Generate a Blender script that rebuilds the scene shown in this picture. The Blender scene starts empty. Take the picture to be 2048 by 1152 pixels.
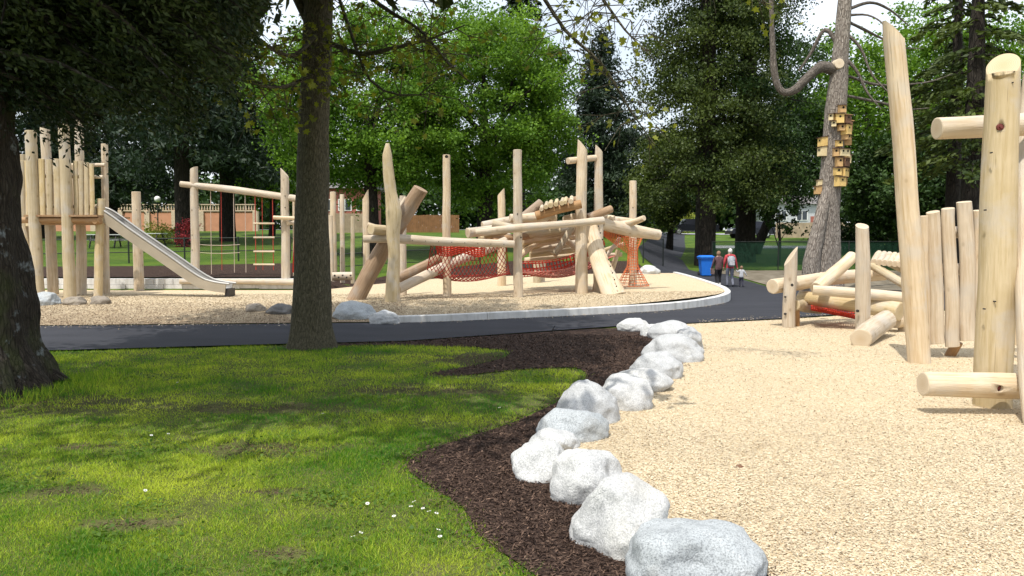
import bpy, bmesh, math, random
import numpy as np
from mathutils import Vector, Matrix, noise as mnoise

random.seed(7)
rng = np.random.default_rng(7)
SC = bpy.context.scene
COL = SC.collection

# ------------------------------------------------------------------ camera
FPX, HOR = 1600.0, 488.0            # focal length in photo pixels, horizon row
CAMZ = 1.7
PITCH = math.atan((576 - HOR) / FPX)
cam_d = bpy.data.cameras.new('camera')
cam = bpy.data.objects.new('camera', cam_d)
COL.objects.link(cam)
cam.location = (0, 0, CAMZ)
cam.rotation_euler = (math.pi / 2 - PITCH, 0, 0)
cam_d.sensor_width = 36
cam_d.lens = 36 * FPX / 2048
cam_d.clip_start = 0.1
cam_d.clip_end = 6000
SC.camera = cam

# ------------------------------------------------------------------ light
SUN_EL = math.radians(64)
SH = Vector((0.50, 0.87)).normalized()          # ground direction shadows run in
wd = bpy.data.worlds.new('World')
SC.world = wd
wd.use_nodes = True
wn = wd.node_tree
sky = wn.nodes.new('ShaderNodeTexSky')
sky.sky_type = 'NISHITA'
sky.sun_disc = False
sky.sun_elevation = SUN_EL
sky.sun_rotation = math.atan2(-SH.x, -SH.y)
sky.air_density = 1.2
sky.dust_density = 4.0
sky.ozone_density = 1.0
bg = wn.nodes['Background']
bg.inputs['Strength'].default_value = 0.14
veil = wn.nodes.new('ShaderNodeMixRGB')              # thin high white cloud all over the sky
veil.inputs[2].default_value = (6.3, 6.7, 7.2, 1)
vn = wn.nodes.new('ShaderNodeTexNoise'); vn.inputs['Scale'].default_value = 2.2; vn.inputs['Detail'].default_value = 6
vc = wn.nodes.new('ShaderNodeTexCoord'); wn.links.new(vc.outputs['Generated'], vn.inputs['Vector'])
vr = wn.nodes.new('ShaderNodeMapRange'); vr.inputs['From Min'].default_value = .35; vr.inputs['From Max'].default_value = .65
vr.inputs['To Min'].default_value = .45; vr.inputs['To Max'].default_value = .85
wn.links.new(vn.outputs['Fac'], vr.inputs['Value']); wn.links.new(vr.outputs[0], veil.inputs[0])
wn.links.new(sky.outputs[0], veil.inputs[1]); wn.links.new(veil.outputs[0], bg.inputs['Color'])
sun_d = bpy.data.lights.new('sun', 'SUN')
sun_d.energy = 3.1
sun_d.angle = math.radians(0.55)
sun_d.color = (1.0, 0.95, 0.87)
sun = bpy.data.objects.new('sun', sun_d)
COL.objects.link(sun)
sun.rotation_euler = Vector((SH.x * math.cos(SUN_EL), SH.y * math.cos(SUN_EL), -math.sin(SUN_EL))).to_track_quat('-Z', 'Y').to_euler()
SC.view_settings.view_transform = 'Standard'
SC.view_settings.look = 'None'
SC.view_settings.exposure = 0.60
SC.view_settings.gamma = 1.0
SC.view_settings.use_curve_mapping = False
SC.cycles.use_denoising = True
SC.cycles.max_bounces = 6
SC.cycles.transparent_max_bounces = 8
SC.cycles.sample_clamp_indirect = 8

# ------------------------------------------------------------------ ground shape
def ss(a, b, x):
    t = min(1.0, max(0.0, (x - a) / (b - a)))
    return t * t * (3 - 2 * t)

LX, LZ = [0, 25.8, 26.2, 32, 80, 150, 400], [0, 0.0, .56, .86, 3.0, 4.5, 6]
CX, CZ = [0, 25, 35, 36.3, 46, 80, 150, 400], [0, 0, .12, .40, 1.2, 3.0, 4.5, 6]
RX, RZ = [0, 25, 38, 42, 46, 52, 90, 140, 400], [0, 0, -.37, .08, .1, .5, 2.7, 4.2, 6]
def terrain(x, y):
    if y < 25: return 0.0
    a = x / y
    l, c, r = np.interp(y, LX, LZ), np.interp(y, CX, CZ), np.interp(y, RX, RZ)
    if a < .05:
        w = ss(-.262, -.215, a)
        return float(l * (1 - w) + c * w)
    w = ss(.15, .215, a)
    return float(c * (1 - w) + r * w)
def play(x, y):
    return 0.03 + 0.17 * ss(16.3, 21, y) + 0.10 * ss(24, 36, y) + 0.08 * ss(-2, 6, x)

def ray(px, py):
    u, v = (px - 1024) / FPX, (576 - py) / FPX
    c, s = math.cos(PITCH), math.sin(PITCH)
    return Vector((u, c + v * s, -s + v * c))
def W(px, py, d):
    r = ray(px, py)
    p = r * (d / r.y)
    p.z += CAMZ
    return p
def G(px, py, f=terrain):
    r = ray(px, py)
    r = r / r.y
    y = 2.0
    prev = y
    while y < 160:
        if CAMZ + r.z * y < f(r.x * y, y):
            lo, hi = prev, y
            for _ in range(20):
                m = (lo + hi) / 2
                if CAMZ + r.z * m < f(r.x * m, m): hi = m
                else: lo = m
            return Vector((r.x * hi, hi, f(r.x * hi, hi)))
        prev = y
        y += 0.25
    return Vector((r.x * 160, 160, CAMZ + r.z * 160))

# ------------------------------------------------------------------ node helpers
def node(nt, t, ins=None, **props):
    nd = nt.nodes.new('ShaderNode' + t)
    for k, v in props.items(): setattr(nd, k, v)
    for k, v in (ins or {}).items():
        if isinstance(v, bpy.types.NodeSocket): nt.links.new(v, nd.inputs[k])
        else: nd.inputs[k].default_value = v
    return nd
def c4(c): return (c[0], c[1], c[2], 1.0)
def ramp(nt, fac, stops, interp='LINEAR'):
    nd = nt.nodes.new('ShaderNodeValToRGB')
    nd.color_ramp.interpolation = interp
    el = nd.color_ramp.elements
    while len(el) < len(stops): el.new(0.5)
    for e, (p, c) in zip(el, stops):
        e.position = p
        e.color = c4(c) if not isinstance(c, (int, float)) else (c, c, c, 1)
    nt.links.new(fac, nd.inputs[0])
    return nd.outputs[0]
def mixc(nt, fac, a, b, mode='MIX'):
    nd = nt.nodes.new('ShaderNodeMixRGB')
    nd.blend_type = mode
    for i, v in zip((0, 1, 2), (fac, a, b)):
        if isinstance(v, bpy.types.NodeSocket): nt.links.new(v, nd.inputs[i])
        elif i == 0: nd.inputs[0].default_value = v
        else: nd.inputs[i].default_value = c4(v)
    return nd.outputs[0]
def mapped(nt, vec, scale):
    return node(nt, 'Mapping', {'Vector': vec, 'Scale': scale}).outputs[0]
def nz(nt, vec, scale, detail=4, rough=.55):
    return node(nt, 'TexNoise', {'Vector': vec, 'Scale': scale, 'Detail': detail, 'Roughness': rough}).outputs['Fac']
def attr(nt, name): return node(nt, 'Attribute', attribute_name=name)
def pos(nt): return node(nt, 'NewGeometry').outputs['Position']
def newmat(name):
    m = bpy.data.materials.new(name)
    m.use_nodes = True
    nt = m.node_tree
    b = nt.nodes['Principled BSDF']
    b.inputs['Specular IOR Level'].default_value = .3
    return m, nt, b
def bump(nt, b, h, strength, dist):
    nd = node(nt, 'Bump', {'Height': h, 'Strength': strength, 'Distance': dist})
    nt.links.new(nd.outputs[0], b.inputs['Normal'])
def plain(name, col, rough=.6, metal=0.0, var=.12, scale=6.0):
    m, nt, b = newmat(name)
    f = nz(nt, pos(nt), scale, 3)
    lo = tuple(c * (1 - var) for c in col)
    hi = tuple(min(1, c * (1 + var)) for c in col)
    nt.links.new(ramp(nt, f, [(.3, lo), (.7, hi)]), b.inputs['Base Color'])
    b.inputs['Roughness'].default_value = rough
    b.inputs['Metallic'].default_value = metal
    return m
M = {}

def make_log_mat(name, pale, tan, dark, knots=.5, grey=(.50, .45, .38)):
    m, nt, b = newmat(name)
    v = attr(nt, 'lc').outputs['Vector']
    rnd = node(nt, 'ObjectInfo').outputs['Random']
    off = node(nt, 'VectorMath', {0: v, 1: node(nt, 'CombineXYZ', {'Z': node(nt, 'Math', {0: rnd, 1: 37.0}, operation='MULTIPLY').outputs[0]}).outputs[0]}, operation='ADD').outputs[0]
    streak = nz(nt, mapped(nt, off, (16, 16, .9)), 1.6, 6, .62)
    fine = nz(nt, mapped(nt, off, (60, 60, 5)), 2.0, 4, .6)
    blot = nz(nt, off, 1.5, 3)
    col = ramp(nt, streak, [(.33, tan), (.52, pale), (.74, tuple(min(1, c * 1.12) for c in pale))])
    col = mixc(nt, ramp(nt, blot, [(.42, 0), (.68, .6)]), col, tan)
    col = mixc(nt, ramp(nt, nz(nt, off, 2.7, 4), [(.50, 0), (.68, .7)]), col, grey)
    vo = node(nt, 'TexVoronoi', {'Vector': mapped(nt, off, (5.2, 5.2, 3.4)), 'Scale': 1.0, 'Randomness': 1.0})
    sel = ramp(nt, node(nt, 'SeparateColor', {'Color': vo.outputs['Color']}).outputs[0], [(.52, 0), (.56, 1)])
    kn = node(nt, 'Math', {0: node(nt, 'Math', {0: ramp(nt, vo.outputs['Distance'], [(.06, 1), (.17, 0)]), 1: knots}, operation='MULTIPLY').outputs[0], 1: sel}, operation='MULTIPLY').outputs[0]
    col = mixc(nt, kn, col, dark)
    halo = node(nt, 'Math', {0: ramp(nt, vo.outputs['Distance'], [(.1, .5), (.42, 0)]), 1: sel}, operation='MULTIPLY').outputs[0]
    col = mixc(nt, halo, col, tan)
    crack = ramp(nt, nz(nt, mapped(nt, off, (30, 30, .35)), 2.2, 3), [(.64, 0), (.69, 1)])
    col = mixc(nt, node(nt, 'Math', {0: crack, 1: .5}, operation='MULTIPLY').outputs[0], col, dark)
    hsv = node(nt, 'HueSaturation', {'Color': col, 'Value': node(nt, 'MapRange', {'Value': rnd, 'To Min': .86, 'To Max': 1.1}).outputs[0],
                                     'Saturation': node(nt, 'MapRange', {'Value': node(nt, 'Math', {0: rnd, 1: 7.31}, operation='MULTIPLY').outputs[0], 'From Max': 7.31, 'To Min': .8, 'To Max': 1.1}).outputs[0]})
    nt.links.new(hsv.outputs[0], b.inputs['Base Color'])
    b.inputs['Roughness'].default_value = .62
    h = node(nt, 'Math', {0: fine, 1: node(nt, 'Math', {0: streak, 1: 1.5}, operation='MULTIPLY').outputs[0]}, operation='ADD').outputs[0]
    bump(nt, b, h, .5, .012)
    M[name] = m
    m2, nt, b = newmat(name + '_end')
    v = attr(nt, 'lc').outputs['Vector']
    flat = node(nt, 'VectorMath', {0: v, 1: (1, 1, 0)}, operation='MULTIPLY').outputs[0]
    wob = node(nt, 'Math', {0: nz(nt, flat, 14, 3), 1: .02}, operation='MULTIPLY').outputs[0]
    r = node(nt, 'Math', {0: node(nt, 'VectorMath', {0: flat}, operation='LENGTH').outputs['Value'], 1: wob}, operation='ADD').outputs[0]
    w = node(nt, 'Math', {0: node(nt, 'Math', {0: r, 1: 420.0}, operation='MULTIPLY').outputs[0]}, operation='SINE').outputs[0]
    ringc = ramp(nt, w, [(.0, tuple(c * .88 for c in pale)), (.9, tuple(min(1, c * 1.06) for c in pale))])
    core = ramp(nt, r, [(.02, .55), (.12, 0)])
    col = mixc(nt, core, ringc, tan)
    col = mixc(nt, ramp(nt, nz(nt, flat, 40, 3), [(.62, 0), (.75, .5)]), col, tan)
    nt.links.new(col, b.inputs['Base Color'])
    b.inputs['Roughness'].default_value = .75
    bump(nt, b, w, .15, .002)
    M[name + '_end'] = m2
make_log_mat('log', (.60, .50, .365), (.46, .345, .215), (.12, .075, .04), .7)
make_log_mat('log_ochre', (.53, .43, .27), (.42, .32, .165), (.12, .08, .03), .6)
make_log_mat('log_grey_brown', (.33, .235, .155), (.22, .14, .08), (.06, .035, .02), .8, (.30, .26, .22))
make_log_mat('log_brown', (.36, .22, .11), (.24, .13, .06), (.08, .04, .02), .6, (.36, .26, .17))

def make_bark(name, dark, mid, pale, scale=1.0, pale_patch=0.0):
    m, nt, b = newmat(name)
    v = attr(nt, 'lc').outputs['Vector']
    ridg = nz(nt, mapped(nt, v, (13 * scale, 13 * scale, 3.2 * scale)), 1.5, 7, .65)
    fis = node(nt, 'TexVoronoi', {'Vector': mapped(nt, v, (11 * scale, 11 * scale, 2.6 * scale)), 'Scale': 1.3}, feature='DISTANCE_TO_EDGE').outputs['Distance']
    col = ramp(nt, ridg, [(.3, dark), (.52, mid), (.75, pale)])
    col = mixc(nt, ramp(nt, fis, [(.0, .8), (.10, 0)]), col, dark)
    if pale_patch:
        col = mixc(nt, ramp(nt, nz(nt, v, 2.2, 5, .7), [(.60 - pale_patch * .1, 0), (.70, .85)]), col, (.36, .40, .42))  # scattered bluish pale patches on the bark
        col = mixc(nt, ramp(nt, nz(nt, v, 1.3, 4), [(.56, 0), (.70, .5)]), col, (.06, .075, .02))
    nt.links.new(col, b.inputs['Base Color'])
    b.inputs['Roughness'].default_value = .9
    h = node(nt, 'Math', {0: ridg, 1: ramp(nt, fis, [(.0, 0), (.14, .6)])}, operation='ADD').outputs[0]
    bump(nt, b, h, 1.0, .035 / scale)
    M[name] = m
make_bark('bark_cedar', (.014, .010, .007), (.042, .033, .024), (.095, .08, .065), 1.6, .12)
make_bark('bark_maple', (.035, .030, .018), (.095, .085, .052), (.17, .15, .105), 2.4, .0)
make_bark('bark_far', (.012, .009, .007), (.03, .024, .018), (.06, .05, .04), .6)
make_bark('bark_limb', (.05, .04, .032), (.14, .12, .10), (.27, .24, .21), 1.4)
make_bark('bark_snag', (.10, .08, .065), (.27, .235, .20), (.44, .40, .35), 1.1)

def make_leaf(name, lo, hi, trans=.35, rough=.55):
    m, nt, b = newmat(name)
    t = attr(nt, 'tint').outputs['Fac']
    col = ramp(nt, t, [(0, lo), (1, hi)])
    nt.links.new(col, b.inputs['Base Color'])
    b.inputs['Roughness'].default_value = rough
    b.inputs['Specular IOR Level'].default_value = .25
    tr = node(nt, 'BsdfTranslucent', {'Color': mixc(nt, 1.0, col, (1.1, 1.1, .55), 'MULTIPLY')})
    mx = node(nt, 'MixShader', {0: trans, 1: b.outputs[0], 2: tr.outputs[0]})
    nt.links.new(mx.outputs[0], nt.nodes['Material Output'].inputs[0])
    M[name] = m
make_leaf('leaf_maple', (.045, .12, .013), (.21, .36, .045), .42)
make_leaf('leaf_young', (.09, .11, .014), (.26, .29, .035), .45)
make_leaf('leaf_fresh', (.09, .18, .02), (.20, .34, .045), .4)
make_leaf('leaf_dark', (.012, .032, .008), (.050, .098, .020), .22)
make_leaf('leaf_olive', (.018, .036, .008), (.10, .135, .026), .25)
make_leaf('leaf_spruce', (.010, .022, .012), (.035, .060, .030), .12)
make_leaf('leaf_cedar', (.012, .024, .007), (.060, .082, .022), .2)
make_leaf('leaf_shrub', (.05, .11, .012), (.14, .22, .03), .3)
make_leaf('leaf_yellow', (.22, .26, .03), (.34, .36, .06), .3)
make_leaf('leaf_red', (.18, .02, .02), (.42, .06, .08), .25)
make_leaf('blade', (.05, .20, .012), (.58, .66, .07), .48)
make_leaf('petal', (.75, .75, .72), (.85, .85, .8), .2)
make_leaf('chip', (.13, .08, .045), (.69, .595, .425), .0, .8)
make_leaf('mulch_chip', (.030, .017, .012), (.21, .135, .095), .0, .85)

# ------------------------------------------------------------------ mesh helpers
wpos = {}
def reg(o, p):
    wpos[o.name] = Vector(p)
def origin(parent):
    return wpos[parent.name] if parent is not None else Vector((0, 0, 0))
def tag(o, label=None, cat=None, group=None, kind=None):
    for k, v in (('label', label), ('category', cat), ('group', group), ('kind', kind)):
        if v: o[k] = v
    return o
def thing(name, loc, label, cat, group=None):
    o = bpy.data.objects.new(name, None)
    COL.objects.link(o)
    o.location = loc
    o.empty_display_size = .2
    reg(o, loc)
    return tag(o, label, cat, group)

class MB:
    def __init__(s):
        s.v, s.f, s.m, s.sm, s.lc = [], [], [], [], []
    def add(s, vs, fs, mi=0, smooth=False, lc=None):
        b = len(s.v)
        s.v += [tuple(v) for v in vs]
        s.lc += [tuple(v) for v in (lc if lc is not None else vs)]
        for f in fs:
            s.f.append([i + b for i in f]); s.m.append(mi); s.sm.append(smooth)
    def box(s, c, size, mi=0, rot=None, taper=1.0):
        c = Vector(c); h = Vector(size) / 2
        vs = []
        for z in (-1, 1):
            k = 1.0 if z < 0 else taper
            for x, y in ((-1, -1), (1, -1), (1, 1), (-1, 1)):
                p = Vector((x * h.x * k, y * h.y * k, z * h.z))
                if rot is not None: p = rot @ p
                vs.append(c + p)
        s.add(vs, [(3, 2, 1, 0), (4, 5, 6, 7), (0, 1, 5, 4), (1, 2, 6, 5), (2, 3, 7, 6), (3, 0, 4, 7)], mi)
    def tube(s, pts, radii, n=10, mi=0, mcap=None, cap0=True, cap1=True, rough=0.0, cut0=None, cut1=None, squash=1.0, bevel=True, seed=0, squash_dir=None, flute=0):
        """swept round section with cut ends; lc carries coordinates along the grain"""
        pts = [Vector(p) for p in pts]
        N = len(pts)
        if mcap is None: mcap = mi
        L = [0.0]
        for i in range(1, N): L.append(L[-1] + (pts[i] - pts[i - 1]).length)
        tang = []
        for i in range(N):
            a, b = pts[max(0, i - 1)], pts[min(N - 1, i + 1)]
            tang.append((b - a).normalized())
        up = Vector((0, 0, 1)) if abs(tang[0].z) < .8 else Vector((0, -1, 0))
        if squash_dir is not None: up = Vector(squash_dir)
        vs, lcs = [], []
        for i in range(N):
            t = tang[i]
            u = (up - t * up.dot(t)).normalized()
            w = t.cross(u)
            up = u
            for k in range(n):
                a = 2 * math.pi * k / n
                d = w * math.cos(a) + u * (math.sin(a) * squash)
                r = radii[i]
                if rough:
                    r *= 1 + rough * (mnoise.noise(Vector((math.cos(a) * 1.3 + seed * 7.1, math.sin(a) * 1.3, L[i] * 1.1))) * 1.2
                                      + .5 * mnoise.noise(Vector((math.cos(a) * 3 + seed * 3.3, math.sin(a) * 3, L[i] * 3.5))))
                if flute: r *= 1 + flute * (1 - i / (N - 1)) ** 2 * math.cos(a * 5 + seed)
                p = pts[i] + d * r
                sh = 0.0
                if i == 0 and cut0: sh = -cut0[1] * d.dot(Vector(cut0[0])) * r
                if i == N - 1 and cut1: sh = cut1[1] * d.dot(Vector(cut1[0])) * r
                p = p + t * sh
                vs.append(p)
                lcs.append((math.cos(a) * r, math.sin(a) * r, L[i] + sh + seed * 3.7))
        fs = []
        for i in range(N - 1):
            for k in range(n):
                a, b = i * n + k, i * n + (k + 1) % n
                fs.append((a, b, b + n, a + n))
        s.add(vs, fs, mi, True, lcs)
        for which, ok in ((0, cap0), (N - 1, cap1)):
            if not ok: continue
            ring = list(range(which * n, which * n + n))
            rv = [Vector(vs[i]) for i in ring]
            rl = [lcs[i] for i in ring]
            cen = sum(rv, Vector()) / n
            out = tang[which] * (-1 if which == 0 else 1)
            inn = [cen + (p - cen) * .90 + out * radii[which] * .05 for p in rv]
            vv = rv + inn + [cen + out * radii[which] * .055]
            ll = rl + [(l[0] * .9, l[1] * .9, l[2]) for l in rl] + [(0, 0, rl[0][2])]
            f1 = []
            f2 = []
            for k in range(n):
                k2 = (k + 1) % n
                q = (k, n + k, n + k2, k2)
                t3 = (n + k, 2 * n, n + k2)
                if which == N - 1:
                    q, t3 = (k, k2, n + k2, n + k), (n + k, n + k2, 2 * n)
                f1.append(q); f2.append(t3)
            s.add(vv, f1 + f2, mcap, False, ll)
    def build(s, name, mats, parent=None, shift=True):
        me = bpy.data.meshes.new(name)
        o0 = origin(parent) if shift else Vector((0, 0, 0))
        V = np.array(s.v, dtype=np.float64) - np.array(o0)
        me.from_pydata(V.tolist(), [], s.f)
        if not isinstance(mats, (list, tuple)): mats = [mats]
        for m in mats: me.materials.append(m)
        me.polygons.foreach_set('material_index', s.m)
        me.polygons.foreach_set('use_smooth', s.sm)
        at = me.attributes.new('lc', 'FLOAT_VECTOR', 'POINT')
        at.data.foreach_set('vector', np.array(s.lc, dtype=np.float32).ravel())
        me.update()
        o = bpy.data.objects.new(name, me)
        COL.objects.link(o)
        if parent is not None: o.parent = parent
        reg(o, o0)
        return o

def curve_pts(P, step):
    """Catmull-Rom through P at about one point per step metres"""
    P = [Vector(p) for p in P]
    if len(P) == 2:
        n = max(2, int((P[1] - P[0]).length / step))
        return [P[0].lerp(P[1], i / n) for i in range(n + 1)], [i / n for i in range(n + 1)]
    out, par = [], []
    Q = [P[0] * 2 - P[1]] + P + [P[-1] * 2 - P[-2]]
    for i in range(1, len(Q) - 2):
        n = max(2, int((Q[i + 1] - Q[i]).length / step))
        for k in range(n):
            t = k / n
            a, b, c, d = Q[i - 1], Q[i], Q[i + 1], Q[i + 2]
            out.append(.5 * ((2 * b) + (c - a) * t + (2 * a - 5 * b + 4 * c - d) * t * t + (3 * b - a - 3 * c + d) * t ** 3))
            par.append((i - 1 + t) / (len(P) - 1))
    out.append(P[-1]); par.append(1.0)
    return out, par

_seed = [0]
def log(parent, pts, r, name='log', mat='log', cut0=None, cut1=None, n=14, rough=.07, step=.3, squash=1.0, label=None, squash_dir=None, wob=.012):
    """one peeled log as a mesh of its own; r is a radius or a list of radii along the points"""
    _seed[0] += 1
    if not isinstance(r, (list, tuple)): r = [r, r]
    Q, par = curve_pts(pts, step)
    if wob:
        for i in range(1, len(Q) - 1):
            Q[i] = Q[i] + Vector((mnoise.noise(Vector((Q[i].z + _seed[0] * 9.1, Q[i].x, 0))), mnoise.noise(Vector((Q[i].z, _seed[0] * 5.3, Q[i].x))), 0)) * wob * 2
    rr = [float(np.interp(t, np.linspace(0, 1, len(r)), r)) for t in par]
    mb = MB()
    mb.tube(Q, rr, n, 0, 1, rough=rough, cut0=cut0, cut1=cut1, squash=squash, seed=_seed[0], squash_dir=squash_dir)
    o = mb.build(name, [M[mat], M[mat + '_end']], parent)
    if label: o['label'] = label
    return o
def plog(parent, pp, w, **k):
    """log given by photo points with their depth (px, py, depth) and widths in photo pixels"""
    pts = [W(*p) for p in pp]
    if not isinstance(w, (list, tuple)): w = [w, w]
    ds = np.interp(np.linspace(0, 1, len(w)), np.linspace(0, 1, len(pp)), [p[2] for p in pp])
    return log(parent, pts, [a / 2 * d / FPX for a, d in zip(w, ds)], **k)
def ppost(parent, base, top, w, surf=play, d_top=0.0, sink=.12, mid=(), name='post', **k):
    g = G(base[0], base[1], surf)
    d = g.y + w[0] / 2 * g.y / FPX
    p0 = W(base[0], base[1], d)
    b = p0.copy(); b.z = surf(p0.x, p0.y) - sink
    pts = [b] + [W(m[0], m[1], d) for m in mid] + [W(top[0], top[1], d + d_top)]
    return log(parent, pts, [a / 2 * d / FPX for a in w], name=name, **k), d

def bolt(parent_obj, p, r=.014, axis=(0, -1, 0), mat='iron'):
    """dark countersunk bolt head set into a log"""
    a = Vector(axis).normalized()
    mb = MB()
    mb.tube([Vector(p) - a * .03, Vector(p) + a * .004], [r, r * .9], 8, 0)
    mb.tube([Vector(p) + a * .0042, Vector(p) + a * .0075], [r * .5, r * .45], 6, 0)
    return mb.build('bolt', M['iron'] if mat == 'iron' else M[mat], parent_obj)

def np_mesh(name, V, F, mat, parent=None, tint=None, smooth=False, shift=None):
    me = bpy.data.meshes.new(name)
    o0 = origin(parent)
    V = np.asarray(V, dtype=np.float32) - np.array(o0, dtype=np.float32)
    F = np.asarray(F, dtype=np.int32)
    k = F.shape[1]
    me.vertices.add(len(V)); me.vertices.foreach_set('co', V.ravel())
    me.loops.add(F.size); me.loops.foreach_set('vertex_index', F.ravel())
    me.polygons.add(len(F))
    me.polygons.foreach_set('loop_start', np.arange(0, F.size, k, dtype=np.int32))
    me.polygons.foreach_set('loop_total', np.full(len(F), k, dtype=np.int32))
    me.materials.append(mat)
    if tint is not None:
        at = me.attributes.new('tint', 'FLOAT', 'POINT')
        at.data.foreach_set('value', np.asarray(tint, dtype=np.float32))
    me.update(calc_edges=True)
    o = bpy.data.objects.new(name, me)
    COL.objects.link(o)
    if parent is not None: o.parent = parent
    reg(o, o0)
    return o
def unit(a): return a / np.maximum(1e-9, np.linalg.norm(a, axis=1, keepdims=True))
def leaves(name, C, L, Wd, mat, parent=None, D=None, tint=None, flat=0.0, lobed=False):
    n = len(C)
    if D is None: D = rng.normal(size=(n, 3))
    D = unit(D)
    R = rng.normal(size=(n, 3)); R[:, 2] *= (1 - flat)
    R = R + np.array([0, 0, 1e-3])
    S = np.cross(D, R) if not flat else np.cross(D, np.array([0, 0, 1.0]) + (1 - flat) * rng.normal(size=(n, 3)))
    S = unit(S)
    L = np.broadcast_to(L, (n,))[:, None]; Wd = np.broadcast_to(Wd, (n,))[:, None]
    if tint is None: tint = rng.random(n)
    if lobed:
        T = np.array([(0, -.5), (.12, -.3), (.5, -.28), (.32, -.02), (.55, .2), (.22, .2), (0, .55), (-.22, .2), (-.55, .2), (-.32, -.02), (-.5, -.28), (-.12, -.3)])
        k = len(T)
        N = np.cross(D, S)
        V = np.stack([C + D * L * t[1] + S * Wd * t[0] + N * L * (-.18 * abs(t[0]) ) for t in T] + [C], 1).reshape(-1, 3)
        base = (np.arange(n) * (k + 1))[:, None, None]
        tri = np.array([(i, (i + 1) % k, k) for i in range(k)])[None]
        return np_mesh(name, V, (base + tri).reshape(-1, 3), mat, parent, np.repeat(tint, k + 1))
    V = np.stack([C - D * L / 2, C + S * Wd / 2 - D * L * .08, C + D * L / 2, C - S * Wd / 2 - D * L * .08], 1).reshape(-1, 3)
    return np_mesh(name, V, np.arange(4 * n).reshape(n, 4), mat, parent, np.repeat(tint, 4))

def smooth_closed(P, k=4):
    P = [Vector((p[0], p[1])) for p in P]
    n = len(P); out = []
    for i in range(n):
        a, b, c, d = P[i - 1], P[i], P[(i + 1) % n], P[(i + 2) % n]
        for j in range(k):
            t = j / k
            out.append(.5 * ((2 * b) + (c - a) * t + (2 * a - 5 * b + 4 * c - d) * t * t + (3 * b - a - 3 * c + d) * t ** 3))
    return out
def sheet(name, poly, zf, off, mat, step=1.0):
    bm = bmesh.new()
    f = bm.faces.new([bm.verts.new((p[0], p[1], 0)) for p in poly])
    f.normal_update()
    if f.normal.z < 0: f.normal_flip()
    bmesh.ops.triangulate(bm, faces=[f])
    xs = [p[0] for p in poly]; ys = [p[1] for p in poly]
    for ax, lo, hi in ((0, min(xs), max(xs)), (1, min(ys), max(ys))):
        v = math.ceil(lo / step) * step
        while v < hi:
            co = Vector((v, 0, 0)) if ax == 0 else Vector((0, v, 0))
            no = Vector((1, 0, 0)) if ax == 0 else Vector((0, 1, 0))
            bmesh.ops.bisect_plane(bm, geom=bm.verts[:] + bm.edges[:] + bm.faces[:], plane_co=co, plane_no=no)
            v += step
    for v in bm.verts: v.co.z = zf(v.co.x, v.co.y) + off
    me = bpy.data.meshes.new(name)
    bm.to_mesh(me); bm.free()
    me.materials.append(mat)
    for p in me.polygons: p.use_smooth = True
    o = bpy.data.objects.new(name, me)
    COL.objects.link(o)
    reg(o, (0, 0, 0))
    o['kind'] = 'structure'
    return o
def inside(poly, X, Y):
    r = np.zeros(len(X), bool)
    n = len(poly)
    for i in range(n):
        x1, y1 = poly[i][0], poly[i][1]; x2, y2 = poly[(i + 1) % n][0], poly[(i + 1) % n][1]
        c = ((y1 > Y) != (y2 > Y)) & (X < (x2 - x1) * (Y - y1) / ((y2 - y1) if abs(y2 - y1) > 1e-9 else 1e-9) + x1)
        r ^= c
    return r

# ------------------------------------------------------------------ ground materials
def ground_mat(name, build, rough=.9):
    m, nt, b = newmat(name)
    b.inputs['Roughness'].default_value = rough
    b.inputs['Specular IOR Level'].default_value = .15
    build(nt, b)
    M[name] = m
def _lawn(nt, b):
    p = pos(nt)
    big, mid, fine = nz(nt, p, .35, 4), nz(nt, p, 2.2, 5, .65), nz(nt, p, 42, 3, .7)
    col = ramp(nt, mid, [(.3, (.030, .075, .008)), (.55, (.065, .125, .014)), (.75, (.12, .16, .025))])
    col = mixc(nt, ramp(nt, big, [(.42, 0), (.68, .7)]), col, (.13, .19, .02))
    col = mixc(nt, ramp(nt, fine, [(.4, 0), (.7, .5)]), col, (.03, .05, .008))
    col = mixc(nt, ramp(nt, nz(nt, p, .9, 5, .7), [(.60, 0), (.70, .6)]), col, (.10, .075, .04))
    nt.links.new(col, b.inputs['Base Color'])
    bump(nt, b, fine, .8, .03)
ground_mat('lawn', _lawn)
def _thatch(nt, b):
    p = pos(nt)
    col = ramp(nt, nz(nt, p, 3.0, 6, .7), [(.3, (.06, .08, .018)), (.55, (.11, .125, .034)), (.75, (.17, .14, .075))])
    col = mixc(nt, ramp(nt, nz(nt, p, 70, 3, .7), [(.4, 0), (.7, .7)]), col, (.022, .024, .008))
    nt.links.new(col, b.inputs['Base Color'])
    bump(nt, b, nz(nt, p, 60, 3), .9, .02)
ground_mat('thatch', _thatch)
def _asphalt(nt, b):
    p = pos(nt)
    col = ramp(nt, nz(nt, p, 90, 3, .7), [(.3, (.018, .019, .023)), (.6, (.038, .040, .048)), (.8, (.075, .078, .09))])
    col = mixc(nt, ramp(nt, nz(nt, mapped(nt, p, (.5, 1.6, 1)), 1.0, 4), [(.4, 0), (.7, .6)]), col, (.048, .050, .060))
    nt.links.new(col, b.inputs['Base Color'])
    b.inputs['Roughness'].default_value = .8
    bump(nt, b, nz(nt, p, 140, 2), .35, .004)
ground_mat('asphalt', _asphalt)
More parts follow.
